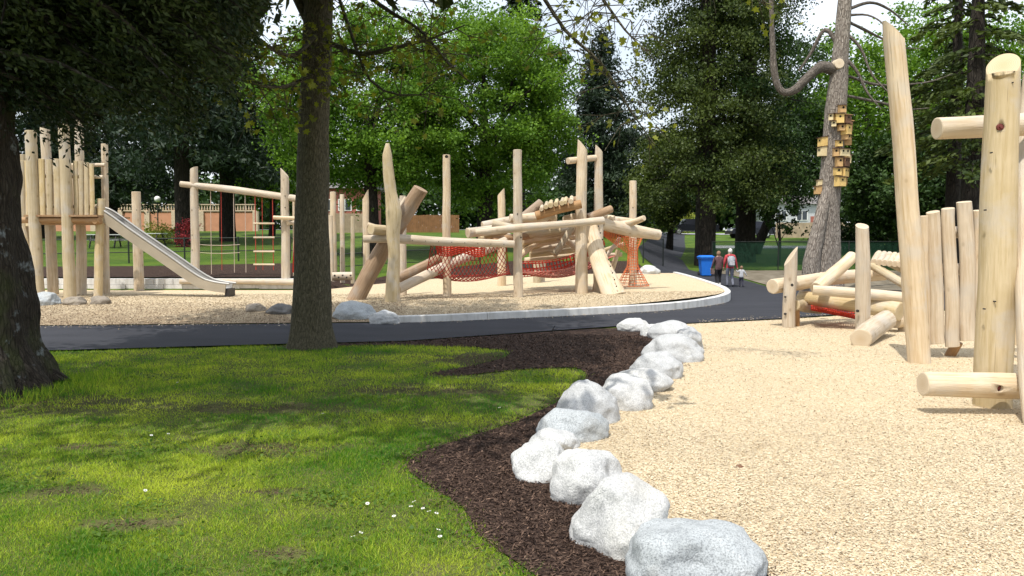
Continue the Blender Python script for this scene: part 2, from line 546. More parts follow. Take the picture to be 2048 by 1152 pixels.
def _chips(brown_front):
    def f(nt, b):
        p = pos(nt)
        v = node(nt, 'TexVoronoi', {'Vector': mapped(nt, p, (70, 95, 70)), 'Scale': 1.0})
        hue = node(nt, 'SeparateColor', {'Color': v.outputs['Color']}).outputs[0]
        col = ramp(nt, hue, [(.0, (.30, .19, .10)), (.12, (.42, .32, .19)), (.45, (.52, .43, .29)), (1.0, (.62, .535, .385))])
        col = mixc(nt, ramp(nt, nz(nt, p, 1.1, 5, .6), [(.40, 0), (.75, .45)]), col, (.54, .42, .26))
        if brown_front:
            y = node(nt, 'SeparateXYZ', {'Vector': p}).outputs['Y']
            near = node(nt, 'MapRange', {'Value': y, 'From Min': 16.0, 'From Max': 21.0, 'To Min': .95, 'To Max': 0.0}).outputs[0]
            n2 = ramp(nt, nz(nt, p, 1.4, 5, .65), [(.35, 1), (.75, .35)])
            col = mixc(nt, node(nt, 'Math', {0: near, 1: n2}, operation='MULTIPLY').outputs[0], col, (.15, .10, .062))  # chips turn browner towards the front edge
        nt.links.new(col, b.inputs['Base Color'])
        bump(nt, b, v.outputs['Distance'], .6, .010)
    return f
ground_mat('chips', _chips(False))
ground_mat('chips_mid', _chips(True))
def _mulch(nt, b):
    p = pos(nt)
    v = node(nt, 'TexVoronoi', {'Vector': mapped(nt, p, (40, 70, 50)), 'Scale': 1.0})
    hue = node(nt, 'SeparateColor', {'Color': v.outputs['Color']}).outputs[0]
    col = ramp(nt, hue, [(.0, (.018, .010, .008)), (.6, (.055, .033, .024)), (.93, (.10, .065, .048)), (1.0, (.22, .15, .11))])
    nt.links.new(col, b.inputs['Base Color'])
    bump(nt, b, v.outputs['Distance'], 1.0, .03)
ground_mat('mulch', _mulch)
def _dirt(nt, b):
    p = pos(nt)
    col = ramp(nt, nz(nt, p, 1.3, 6, .65), [(.3, (.10, .085, .06)), (.6, (.19, .165, .125)), (.8, (.25, .23, .18))])
    nt.links.new(col, b.inputs['Base Color'])
    bump(nt, b, nz(nt, p, 20, 4), .6, .03)
ground_mat('dirt', _dirt)
def _conc(nt, b):
    p = pos(nt)
    col = ramp(nt, nz(nt, p, 3, 6, .6), [(.3, (.50, .50, .49)), (.6, (.62, .62, .60)), (.8, (.70, .69, .67))])
    col = mixc(nt, ramp(nt, nz(nt, mapped(nt, p, (7, 7, 1.2)), 1, 5, .65), [(.48, 0), (.72, .7)]), col, (.34, .33, .30))
    col = mixc(nt, ramp(nt, node(nt, 'TexVoronoi', {'Vector': p, 'Scale': 26.0}).outputs['Distance'], [(.05, .7), (.12, 0)]), col, (.2, .2, .2))
    nt.links.new(col, b.inputs['Base Color'])
    bump(nt, b, nz(nt, p, 60, 3), .3, .006)
ground_mat('concrete', _conc, .8)
ground_mat('road', lambda nt, b: nt.links.new(ramp(nt, nz(nt, pos(nt), 2, 4), [(.3, (.27, .28, .29)), (.7, (.36, .37, .38))]), b.inputs['Base Color']), .8)
def make_rock(name, pale, mid, dark):
    m, nt, b = newmat(name)
    p = node(nt, 'TexCoord').outputs['Object']
    rnd = node(nt, 'ObjectInfo').outputs['Random']
    q = node(nt, 'VectorMath', {0: p, 1: node(nt, 'CombineXYZ', {'X': node(nt, 'Math', {0: rnd, 1: 50.0}, operation='MULTIPLY').outputs[0]}).outputs[0]}, operation='ADD').outputs[0]
    blot, sp, sp2 = nz(nt, q, 3.2, 6, .65), nz(nt, q, 55, 3, .75), nz(nt, q, 120, 2, .7)
    col = ramp(nt, blot, [(.30, mid), (.55, pale), (.8, tuple(min(.9, c * 1.08) for c in pale))])
    col = mixc(nt, ramp(nt, sp, [(.52, 0), (.64, .42)]), col, dark)
    col = mixc(nt, ramp(nt, sp2, [(.50, 0), (.60, .6)]), col, dark)
    col = mixc(nt, ramp(nt, nz(nt, q, 5.5, 5, .7), [(.58, 0), (.68, .55)]), col, tuple(c * .62 for c in mid))
    vq = node(nt, 'VectorMath', {0: q, 1: node(nt, 'VectorMath', {0: node(nt, 'TexNoise', {'Vector': q, 'Scale': 3.0, 'Detail': 3.0}).outputs['Color'], 1: (.35, .35, .35)}, operation='MULTIPLY').outputs[0]}, operation='ADD').outputs[0]
    crk = node(nt, 'TexVoronoi', {'Vector': mapped(nt, vq, (1.6, 1.6, 2.4)), 'Scale': 1.3}, feature='DISTANCE_TO_EDGE').outputs['Distance']
    vein = node(nt, 'Math', {0: ramp(nt, crk, [(.0, 1), (.014, 0)]), 1: ramp(nt, nz(nt, q, 4.0, 2), [(.5, 0), (.6, 1)])}, operation='MULTIPLY').outputs[0]
    col = mixc(nt, node(nt, 'Math', {0: vein, 1: .22}, operation='MULTIPLY').outputs[0], col, dark)
    col = mixc(nt, ramp(nt, nz(nt, q, 1.7, 4), [(.55, 0), (.75, .35)]), col, (.42, .38, .30))
    nt.links.new(col, b.inputs['Base Color'])
    b.inputs['Roughness'].default_value = .82
    h = node(nt, 'Math', {0: nz(nt, q, 9, 8, .7), 1: node(nt, 'Math', {0: sp, 1: .25}, operation='MULTIPLY').outputs[0]}, operation='ADD').outputs[0]
    h = node(nt, 'Math', {0: h, 1: node(nt, 'Math', {0: vein, 1: .12}, operation='MULTIPLY').outputs[0]}, operation='SUBTRACT').outputs[0]
    bump(nt, b, h, .8, .025)
    M[name] = m
make_rock('rock_white', (.58, .585, .57), (.47, .475, .475), (.23, .235, .24))
make_rock('rock_grey', (.50, .51, .51), (.38, .39, .395), (.22, .225, .23))
make_rock('rock_blue', (.45, .48, .495), (.33, .358, .372), (.13, .14, .147))
make_rock('rock_brown', (.30, .26, .21), (.21, .18, .145), (.10, .085, .07))
make_rock('rock_dark', (.17, .165, .16), (.11, .105, .10), (.05, .05, .05))

M['iron'] = plain('iron', (.035, .03, .028), .5)
M['bolt_red'] = plain('bolt_red', (.15, .035, .03), .6)
M['rope_red'] = plain('rope_red', (.58, .055, .03), .8, 0, .25, 30)
M['rope_orange'] = plain('rope_orange', (.72, .20, .075), .8, 0, .25, 30)
M['rope_pink'] = plain('rope_pink', (.55, .20, .16), .8, 0, .25, 30)
M['rope_dark'] = plain('rope_dark', (.36, .045, .03), .8, 0, .25, 30)
M['rope_pale'] = plain('rope_pale', (.50, .40, .33), .8)
M['steel'] = plain('steel', (.38, .37, .35), .5, .4, .1, 2)
M['steel_side'] = plain('steel_side', (.36, .31, .235), .6, .1, .08, 3)
M['fence_metal'] = plain('fence_metal', (.02, .025, .022), .5)
M['plastic_blue'] = plain('plastic_blue', (.02, .16, .62), .42, 0, .05)
M['rubber'] = plain('rubber', (.02, .02, .02), .7)
M['stucco'] = plain('stucco', (.55, .27, .165), .9, 0, .08, 2)
M['stucco_pale'] = plain('stucco_pale', (.56, .45, .33), .9)
M['board'] = plain('board', (.42, .33, .23), .85, 0, .2, 2)
M['board_warm'] = plain('board_warm', (.24, .12, .055), .85, 0, .2, 2)
M['house_pale'] = plain('house_pale', (.46, .48, .49), .8)
M['house_red'] = plain('house_red', (.34, .12, .09), .8)
M['roof_grey'] = plain('roof_grey', (.16, .15, .145), .9)
M['pane'] = plain('pane', (.05, .06, .07), .12)
M['white'] = plain('white', (.72, .72, .70), .6)
M['table_grey'] = plain('table_grey', (.50, .52, .50), .7)
M['car_black'] = plain('car_black', (.012, .013, .018), .25)
M['car_blue'] = plain('car_blue', (.02, .022, .035), .25)
M['car_red'] = plain('car_red', (.25, .03, .02), .25)
M['chrome'] = plain('chrome', (.6, .6, .6), .25, .9)
M['lamp_white'] = plain('lamp_white', (.85, .85, .82), .4)
M['house_yellow'] = plain('house_yellow', (.66, .46, .17), .7, 0, .12, 9)
M['house_tan'] = plain('house_tan', (.52, .33, .15), .75, 0, .15, 9)
M['house_cream'] = plain('house_cream', (.68, .56, .33), .7, 0, .1, 9)
M['house_brown'] = plain('house_brown', (.16, .085, .05), .8, 0, .15, 9)
M['hole'] = plain('hole', (.012, .01, .008), .9)
M['roof_wood'] = plain('roof_wood', (.10, .06, .04), .8)

# ================================================================== SETTING
# ground: one sheet to the horizon
xs = sorted(set([-2500, -900, -400, -220, -150, -110] + list(range(-90, -30, 6)) + list(range(-30, 31, 1)) + list(range(36, 100, 6)) + [110, 150, 220, 400, 900, 2500]))
ys = sorted(set([-900, -200, -60, -20, -8] + [float(i) for i in range(0, 62)] + [25.8, 26.2, 35.5, 36.3] + list(range(62, 162, 4)) + [180, 220, 300, 400, 900, 2500]))
mb = MB()
V = [(x, y, terrain(x, y)) for y in ys for x in xs]
nx = len(xs)
mb.add(V, [(j * nx + i, j * nx + i + 1, (j + 1) * nx + i + 1, (j + 1) * nx + i) for j in range(len(ys) - 1) for i in range(nx - 1)], 0, True)
tag(mb.build('ground', M['lawn']), kind='structure')

# asphalt path with the far branch that climbs to the road
KERB = [(-2.5, 17.0), (-1.5, 17.3), (-.27, 17.9), (1.0, 18.5), (2.1, 19.1), (3.3, 19.8), (4.3, 20.6), (5.2, 21.6), (5.95, 22.7), (6.45, 23.9), (6.75, 25.3), (6.95, 27), (7.1, 29), (7.25, 31.5), (7.35, 34), (7.4, 36.3)]
PATH = [(-30, 12.0), (-14, 12.3), (-7.4, 12.5), (-3.66, 13.4), (-1.9, 13.75), (-.2, 14.8), (2.2, 16.3), (4, 17), (6, 17.9), (8.2, 19.2), (11.5, 20.6), (30, 24),
        (30, 33), (16.5, 31.5), (13.4, 33.5), (12.2, 38), (11.2, 42), (10.4, 47), (11.6, 55), (14.3, 66), (16.8, 78), (19.4, 90),
        (16, 90), (13.4, 77), (10.6, 63), (8.2, 52), (7.3, 45), (7.5, 39)] + [(k[0] - .15, k[1]) for k in KERB[::-1]] + [(-4.45, 16.75), (-9.6, 16.3), (-16, 15.9), (-30, 15.6)]
sheet('path', PATH, terrain, .03, M['asphalt'], 1.0)
# mulch bed and the sunlit wood chip ground of the near play area
BORDER = [(2.2, 16.1), (2.75, 15.0), (3.05, 13.7), (2.75, 12.2), (2.35, 11.0), (1.95, 9.9), (1.45, 8.9), (.98, 8.0), (.60, 7.2), (.30, 6.55), (.30, 6.0), (.52, 5.45), (.85, 4.85), (1.15, 4.3), (1.45, 3.7), (1.8, 3.0), (2.1, 2.2), (2.2, 0)]
NEARCHIPS = BORDER + [(2.2, -12), (45, -12), (45, 22.5), (30, 22.2), (11.5, 20.3), (8.2, 19.0), (6, 17.75), (4, 16.9)]
MULCH = BORDER[:-1] + [(1.4, .5), (.9, 2.0), (.45, 3.3), (.12, 4.0), (-.18, 4.55), (-.33, 5.1), (-.62, 5.6), (-.80, 6.0), (-.72, 6.45), (-.42, 6.9), (.0, 7.5), (.35, 8.2), (.72, 9.1), (.95, 10.2), (.85, 10.9), (.2, 10.75),
         (-.4, 10.4), (-.9, 10.1), (-1.15, 10.3), (-.6, 11.0), (-.15, 11.8), (-.05, 12.6), (-.7, 13.05), (-2.0, 13.3), (-3.6, 13.15), (-3.66, 13.4), (-1.9, 13.75), (-.2, 14.8)]
sheet('mulch_bed', smooth_closed(MULCH, 3), terrain, .012, M['mulch'], 1.0)
NC = NEARCHIPS
sheet('wood_chip_ground', NC, terrain, .02, M['chips'], 1.5)
# raised middle play area
MIDCHIPS = [(k[0] - .06, k[1] + .06) for k in KERB] + [(6, 36.4), (3, 36), (0, 35), (-3, 33), (-5, 29), (-6.2, 26.05), (-17, 26.05), (-24, 26), (-24, 15.85), (-16, 16.05), (-9.6, 16.45), (-4.45, 16.9)]
sheet('wood_chip_mound', MIDCHIPS, play, 0.0, M['chips_mid'], 1.0)
# dark mulch behind the play area, dirt by the fence, road and footway beyond
sheet('back_mulch', [(-26, 26.35), (-6.9, 26.35), (-6.4, 25.4), (-5.2, 25.4), (-4.0, 29), (-2.2, 32), (0, 34.2), (3, 35.2), (6.5, 35.6), (6.3, 41), (0, 41), (-4, 37), (-9, 32.5), (-14, 31), (-26, 30)], terrain, .045, M['mulch'], 1.0)
sheet('dirt_strip', [(11.0, 43.5), (12.4, 38.2), (13.6, 34), (16.8, 31.8), (32, 33.5), (40, 46.5), (20, 46.5), (14, 46.5), (10.8, 46.5)], terrain, .035, M['dirt'], 1.0)
sheet('road', [(-60, 104), (2, 95), (15, 90.2), (30, 90.2), (110, 90), (110, 97), (30, 97.5), (12, 99), (-60, 112)], terrain, .05, M['road'], 3.0)
sheet('footway', [(15.8, 66), (60, 64), (60, 67.6), (16.6, 69.6)], terrain, .05, M['road'], 2.0)

# concrete kerb round the mound, cast in lengths
kp, _ = curve_pts([(k[0], k[1], 0) for k in KERB], .3)
kerb = thing('concrete_kerb', (KERB[0][0], KERB[0][1], 0), 'pale cast concrete kerb curving round the raised wood chip mound', 'kerb')
def kerb_top(i):
    t = i / (len(kp) - 1)
    return float(np.interp(t, [0, .35, .55, 1], [.17, .22, .32, .44]))
i0 = 0
while i0 < len(kp) - 1:
    i1 = min(len(kp) - 1, i0 + 6)
    mb = MB()
    vs = []
    for i in range(i0, i1 + 1):
        t = (kp[min(i + 1, len(kp) - 1)] - kp[max(i - 1, 0)]).normalized()
        nn = Vector((-t.y, t.x, 0))
        p = kp[i].copy()
        if i == i0: p += t * .006
        if i == i1: p -= t * .006
        zt = kerb_top(i); zb = min(-.05, terrain(p.x, p.y) - .3)
        o, q = p - nn * .09, p + nn * .09
        vs += [(o.x, o.y, zb), (o.x, o.y, zt - .015), (o.x + nn.x * .015, o.y + nn.y * .015, zt), (q.x - nn.x * .015, q.y - nn.y * .015, zt), (q.x, q.y, zt - .015), (q.x, q.y, zb)]
    m_ = i1 - i0
    fs = [(k * 6 + j, (k + 1) * 6 + j, (k + 1) * 6 + j + 1, k * 6 + j + 1) for k in range(m_) for j in range(5)]
    fs += [tuple(range(5, -1, -1)), tuple(m_ * 6 + j for j in range(6))]
    mb.add(vs, fs, 0)
    mb.build('kerb_segment', M['concrete'], kerb)
    i0 = i1
# low block wall behind the tower
wall = thing('retaining_wall', (-11, 26.1, .2), 'low pale concrete block wall edging the wood chips behind the slide', 'wall')
blk = None
for row in range(2):
    for k in range(17):
        x = -16.6 + k * .62 + (row % 2) * .31
        if blk is None:
            mb = MB(); w2, h2, b2 = .303, .093, .012
            for z, kx in ((-h2, 1), (h2 - b2, 1)): pass
            mb.box((0, 0, 0), (.606, .24, .186), 0)
            blk = mb.build('block', M['concrete'], wall, False)
            o = blk
        else:
            o = blk.copy(); COL.objects.link(o); o.parent = wall
        o.location = Vector((x, 26.1 + random.uniform(-.008, .008), .20 + row * .192 + .09)) - origin(wall)

# ================================================================== FOLIAGE BUILDERS
def trunk_mb(mb, pts, radii, n=12, step=.5, rough=.10, seed=0, flute=0):
    Q, par = curve_pts(pts, step)
    rr = [float(np.interp(t, np.linspace(0, 1, len(radii)), radii)) for t in par]
    mb.tube(Q, rr, n, 0, rough=rough, seed=seed, flute=flute)
def crown_points(center, rad, nclump, nleaf, clump_r, shell=.55, gap=.25, seed=0):
    """leaf centres gathered in clumps through an uneven ellipsoid"""
    c = np.array(center); r = np.array(rad)
    d = unit(rng.normal(size=(nclump * 3, 3)))
    k = shell + (1 - shell) * rng.random((len(d), 1)) ** .6
    lob = np.array([1 + .30 * mnoise.noise(Vector(v) * 1.9 + Vector((seed * 5.3, 0, 0))) + .14 * mnoise.noise(Vector(v) * 5 + Vector((0, seed * 3.1, 0))) for v in d])[:, None]
    P = d * k * lob
    g = np.array([mnoise.noise(Vector(p) * 2.6 + Vector((0, 0, seed * 4.7))) for p in P])
    P = P[g > np.quantile(g, gap)][:nclump]
    P = c + P * r
    n = len(P)
    per = max(1, nleaf // n)
    sz = clump_r * (.6 + .8 * rng.random((n, 1)))
    C = np.repeat(P, per, 0) + rng.normal(size=(n * per, 3)) * np.repeat(sz, per, 0) * np.array([1, 1, .6]) * .6
    tint = np.clip(np.repeat(rng.random(n), per) * .55 + rng.random(n * per) * .45, 0, 1)
    return P, C, tint
def broad_tree(name, base, height, cz, rad, label, mat='leaf_maple', nclump=240, nleaf=26000, leaf=.22, tr=.3, bark='bark_far', shell=.5, gap=.25, cat='tree', group=None, off=(0, 0), limbs=9, seed=None, extra=None, clump_r=None):
    seed = seed if seed is not None else random.random() * 30
    t = thing(name, base, label, cat, group)
    b = Vector(base)
    top = Vector((b.x + off[0], b.y + off[1], b.z + height * .8))
    cen = (b.x + off[0], b.y + off[1], b.z + cz)
    P, C, tint = crown_points(cen, rad, nclump, nleaf, clump_r or max(rad) * .16, shell, gap, seed)
    mb = MB()
    trunk_mb(mb, [b - Vector((0, 0, .3)), b.lerp(top, .35) + Vector((.1, 0, 0)), top], [tr * 1.25, tr * .9, tr * .25], 12, .8, .12, seed)
    for i in range(limbs):
        q = Vector(P[random.randrange(len(P))])
        s = b.lerp(top, random.uniform(.3, .8))
        mid = s.lerp(q, .5) + Vector((0, 0, (q - s).length * .08))
        trunk_mb(mb, [s, mid, q], [tr * .38, tr * .2, tr * .06], 6, 1.0, .08, seed + i)
    mb.build('trunk', M[bark], t)
    n = len(C)
    leaves('crown', C, leaf * (.7 + .6 * rng.random(n)), leaf * .72 * (.7 + .6 * rng.random(n)), M[mat], t, tint=tint, flat=.35)
    return t
def conifer(name, base, height, rad, label, mat='leaf_spruce', nb=150, per=150, leaf=.4, z0=.18, tr=.35, bark='bark_far', droop=.25, group=None, taper=.85, cat='tree', width=.3, up=0.0, clump=0):
    t = thing(name, base, label, cat, group)
    b = Vector(base)
    mb = MB()
    trunk_mb(mb, [b - Vector((0, 0, .3)), b + Vector((0, 0, height * .5)), b + Vector((0, 0, height * .99))], [tr * 1.25, tr * .8, tr * .08], 10, 1.5, .1, random.random() * 9)
    Cs, Ds, Ts = [], [], []
    for i in range(nb):
        f = (i + random.random()) / nb
        z = z0 + (1 - z0) * f
        R = rad * (1 - f ** 1.1) ** taper * random.uniform(.65, 1.12) + .25
        a = random.random() * math.tau
        dirh = np.array([math.cos(a), math.sin(a), 0])
        s = np.array([b.x, b.y, b.z + z * height])
        n = max(12, int(per * R / rad))
        u = .12 + .88 * rng.random(n) ** .75
        p = s + dirh * (R * u)[:, None]
        p[:, 2] += -droop * R * u ** 2 + up * R * u
        side = np.array([-dirh[1], dirh[0], 0])
        p += side * (rng.normal(size=n) * R * .16 * (1.15 - u))[:, None]
        p[:, 2] -= np.abs(rng.normal(size=n)) * .22 * leaf * 2
        if clump:
            cc = p[rng.integers(0, n, clump)]
            p = cc[rng.integers(0, clump, n)] + rng.normal(size=(n, 3)) * [.38, .38, .24]
        d = dirh * .8 + side * rng.normal(size=(n, 1)) * .7 + np.array([0, 0, 1]) * (rng.normal(size=(n, 1)) * .3 - .35)
        if clump: d = rng.normal(size=(n, 3)) + [0, 0, -.5]
        Cs.append(p); Ds.append(d); Ts.append(np.clip(random.random() * .5 + rng.random(n) * .5, 0, 1))
        if i % 3 == 0:
            e = Vector(s + dirh * R * .8); e.z += -droop * R * .64 + up * R * .8
            mb.tube([Vector(s), Vector(s).lerp(e, .5) + Vector((0, 0, .1 * R * droop)), e], [tr * .14, tr * .09, .012], 4, 0)
    mb.build('trunk', M[bark], t)
    C = np.concatenate(Cs); D = np.concatenate(Ds); n = len(C)
    leaves('crown', C, leaf * (.6 + .8 * rng.random(n)), leaf * width * (.6 + .8 * rng.random(n)), M[mat], t, D=D, tint=np.concatenate(Ts))
    return t
def at(px, d):
    x = (px - 1024) / FPX * d
    return (x, d, terrain(x, d))
def shrub(px, d, rad, label, mat='leaf_shrub', n=2500, leaf=.12, z=.5, name='shrub', group=None, dx=0):
    b = at(px, d)
    t = thing(name, b, label, 'shrub', group)
    P, C, tint = crown_points((b[0], b[1], b[2] + rad[2] * .75), rad, max(20, n // 60), n, max(rad) * .22, .3, .1, random.random() * 20)
    C[:, 2] = np.maximum(C[:, 2], b[2] + .03)
    mb = MB()
    for k in range(5):
        q = Vector(P[random.randrange(len(P))])
        mb.tube([Vector(b) + Vector((random.uniform(-.1, .1), random.uniform(-.1, .1), -.05)), Vector(b).lerp(q, .5), q], [.04, .025, .01], 5, 0)
    mb.build('stem', M['bark_far'], t)
    leaves('foliage', C, leaf * (.7 + .6 * rng.random(len(C))), leaf * .6, M[mat], t, tint=tint)
    return t

# ================================================================== FAR SETTING
# woodland closing the view, one mass far off
xw = np.concatenate([rng.uniform(-95, 105, 1500)])
yw = 118 + rng.normal(size=len(xw)) * 5
hw = np.array([7.5 + 3.2 * mnoise.noise(Vector((x * .06, 3.3, 0))) + 1.5 * mnoise.noise(Vector((x * .3, 1.3, 0))) for x in xw])
hw = np.where(np.abs(xw / yw - .125) < .045, hw * .55, hw)
zw = 3.9 + hw * rng.random(len(xw)) ** .8
per = 34
C = np.repeat(np.stack([xw, yw, zw], 1), per, 0) + rng.normal(size=(len(xw) * per, 3)) * .9
tag(leaves('far_woodland', C, .9, .7, M['leaf_dark'], None, tint=np.clip(np.repeat(rng.random(len(xw)), per) * .6 + rng.random(len(C)) * .4, 0, 1)), kind='stuff')

# two maples behind the log climber
broad_tree('maple_tree', at(742, 44), 11, 8.0, (5.6, 4.6, 5.3), 'bright green leafy maple behind the leaning brown log, left of its twin', nclump=430, nleaf=85000, leaf=.17, tr=.42, group='green maples behind the play area', gap=.22, seed=3.1, off=(-.2, 0), clump_r=.66)
broad_tree('maple_tree', at(968, 48), 13, 8.6, (5.5, 5.0, 6.2), 'tall bright green leafy maple behind the roofed log climber, right of its twin', nclump=470, nleaf=90000, leaf=.18, tr=.45, group='green maples behind the play area', gap=.20, seed=8.4, clump_r=.7)
broad_tree('maple_tree', at(545, 66), 9, 6.6, (4.2, 3.5, 3.6), 'small pale green tree seen between the dark conifers and the near trunk', mat='leaf_fresh', nclump=150, nleaf=13000, leaf=.32, tr=.25, seed=5.5)
# dark conifers on the left lawn
conifer('pine_tree', at(368, 50), 29, 5.9, 'dark pine with thick trunk on the lawn left of the rope frame post', nb=330, per=200, leaf=.42, z0=.185, tr=.42, droop=.28, clump=12, group='dark conifers on the left lawn')
conifer('pine_tree', at(457, 55), 30, 4.0, 'dark pine whose trunk stands behind the rope ladder frame', nb=330, per=200, leaf=.42, z0=.165, tr=.45, droop=.2, clump=12, group='dark conifers on the left lawn')
conifer('pine_tree', at(225, 64), 28, 6.8, 'dark pine far behind the slide, left of the other pines', nb=260, per=190, leaf=.5, z0=.15, tr=.4, clump=12, group='dark conifers on the left lawn')
conifer('pine_tree', at(80, 60), 28, 6.8, 'dark pine behind the log tower at the left edge', nb=260, per=190, leaf=.5, z0=.15, tr=.4, clump=12, group='dark conifers on the left lawn')
# tall conifer and pointed conifer in the middle gap
conifer('fir_tree', at(1042, 82), 31, 4.2, 'tall blue grey conifer rising behind the right maple', nb=170, per=110, leaf=.7, z0=.2, tr=.4, droop=.15)
conifer('fir_tree', at(1200, 68), 17.4, 5.6, 'dark pointed conifer standing against the sky gap behind twin posts', nb=280, per=190, leaf=.42, z0=.06, tr=.35, droop=.12, up=.1, clump=8)
# two great dark cedars by the bin
conifer('cedar_tree', at(1410, 50), 36, 4.6, 'big dark cedar whose trunk stands right behind the blue bin', mat='leaf_olive', nb=330, per=430, leaf=.17, z0=.125, tr=.56, droop=.28, taper=.3, width=.7, clump=9, group='great dark cedars')
conifer('cedar_tree', at(1490, 52.5), 38, 4.9, 'big dark cedar with reddish trunk, right of the cedar behind the bin', mat='leaf_dark', nb=330, per=430, leaf=.17, z0=.125, tr=.56, droop=.28, taper=.3, width=.7, clump=9, group='great dark cedars')
broad_tree('leaning_tree', at(1506, 60), 10, 8.0, (4.0, 3.5, 3.0), 'dark leafy tree with a strongly leaning trunk, right of the cedars', mat='leaf_dark', nclump=140, nleaf=13000, leaf=.3, tr=.34, off=(3.2, 0), limbs=6, seed=2.2)
broad_tree('young_tree', at(1556, 50), 4.2, 3.2, (1.2, 1.2, 1.3), 'slim young tree in the lawn behind the green mesh fence', mat='leaf_dark', nclump=40, nleaf=1800, leaf=.2, tr=.1, limbs=6, seed=1.4)
# wood on the right
for (px, d, h, cz, rad, mat, lab, tr) in (
    (1725, 58, 15, 10.5, (4.6, 4, 5.6), 'leaf_maple', 'mid green leafy tree behind the bare snag with birdhouses', .3),
    (1800, 50, 9, 5.0, (3.6, 3, 3.2), 'leaf_dark', 'low dark leafy tree behind the tall slanted log pole', .25),
    (1865, 60, 17, 12, (4.2, 4, 6.0), 'leaf_fresh', 'pale green tall tree showing between tall pole and dark trunk', .3),
    (1990, 56, 16, 10, (5.0, 4, 7.0), 'leaf_maple', 'mid green tree behind the thick near log post', .3),
    (1905, 47, 8, 4.0, (4.2, 3, 2.6), 'leaf_dark', 'dark bushy tree above the row of upright slats', .25),
    (2085, 50, 12, 6.5, (4.5, 3.5, 5.0), 'leaf_dark', 'dark leafy tree at the far right edge of the wood', .3),
    (1640, 72, 17, 12.0, (4.6, 4, 6.4), 'leaf_dark', 'dark tall tree far behind the snag, left of its trunk', .3)):
    broad_tree('woodland_tree', at(px, d), h, cz, rad, lab, mat=mat, nclump=190, nleaf=17000, leaf=.26, tr=tr, gap=.28, group='trees of the right hand wood')
for (px, d, h, lab, w) in ((1940, 36, 19, 'thick dark conifer trunk rising behind the tallest upright slat', .46), (1902, 39, 19, 'grey brown conifer trunk just left of the thick dark one', .34)):
    conifer('fir_tree', at(px, d), h, 3.4, lab, mat='leaf_olive', nb=70, per=120, leaf=.34, z0=.30, tr=w, droop=.3, width=.4, group='conifers of the right hand wood')
broad_tree('olive_tree', at(1338, 62), 8.5, 5.6, (3.0, 2.6, 3.6), 'rounded olive green tree between the pointed conifer and the big dark cedars', mat='leaf_olive', nclump=200, nleaf=26000, leaf=.19, tr=.25, seed=9.7)
broad_tree('dark_tree', at(1262, 84), 11, 6.4, (3.4, 3, 4.6), 'dark leafy tree far behind the right end post of the log climber', mat='leaf_dark', nclump=150, nleaf=15000, leaf=.26, tr=.25, seed=6.1)
# shrubs
shrub(1308, 78, (1.7, 1.4, 1.5), 'round green shrub by the far road behind the pale post', n=4000, leaf=.22)
shrub(1268, 74, (1.9, 1.3, 1.2), 'low green shrub left of the round one by the far road', n=3000, leaf=.22)
shrub(1364, 100, (1.5, 1.0, 2.2), 'yellow green bush poking up behind the black pickup', 'leaf_yellow', n=2000, leaf=.2)
shrub(330, 52, (1.6, 1.0, .7), 'low shrub with pale blossoms on the lawn beyond the slide', 'leaf_yellow', n=1800, leaf=.12)
shrub(371, 47, (.75, .6, 1.0), 'dark red leaved shrub beside the rope frame post', 'leaf_red', n=1500, leaf=.12)
for i, (px, d, rx) in enumerate(((1720, 62, 3.6), (1790, 62, 3.4), (1870, 60, 3.6), (1960, 60, 4))):
    shrub(px, d, (rx, 1.5, 1.6), ['dense dark shrub behind the snag trunk', 'dense dark shrub behind the tall slanted pole', 'dense dark shrub behind the upright slats', 'dense dark shrub behind the near log post'][i], 'leaf_dark', n=3500, leaf=.26, group='dark shrubs under the wood')

# orange garden wall with balustrade
gz = terrain(-40, 80)
gw = thing('garden_wall', (-40, 80, gz), 'orange stucco garden wall topped with a pale balustrade beyond the left lawn', 'wall')
mb = MB()
x0, x1 = -47.0, -25.5
k = 0
x = x0
mb.box(((x0 + x1) / 2, 80, gz + .85), (x1 - x0, .3, 2.0), 0)
mb.build('wall_body', M['stucco'], gw)
nb_ = 8
for i in range(nb_ + 1):
    mb = MB(); mb.box((x0 + (x1 - x0) * i / nb_, 79.9, gz + .9), (.5, .5, 2.1), 0)
    mb.build('pilaster', M['stucco_pale'], gw)
mb = MB(); mb.box(((x0 + x1) / 2, 79.98, gz + 2.0), (x1 - x0, .42, .12), 0); mb.build('coping', M['stucco_pale'], gw)
mb = MB(); mb.box(((x0 + x1) / 2, 79.98, gz + 2.62), (x1 - x0, .2, .09), 0); mb.build('top_rail', M['stucco_pale'], gw)
bal = None
for i in range(78):
    xx = x0 + .15 + i * (x1 - x0 - .3) / 77
    if bal is None:
        mb = MB(); mb.tube([(0, 0, 0), (0, 0, .12), (0, 0, .3), (0, 0, .50)], [.05, .09, .05, .06], 6, 0)
        bal = mb.build('baluster', M['stucco_pale'], gw, False); o = bal
    else:
        o = bal.copy(); COL.objects.link(o); o.parent = gw
    o.location = Vector((xx, 79.98, gz + 2.065)) - origin(gw)

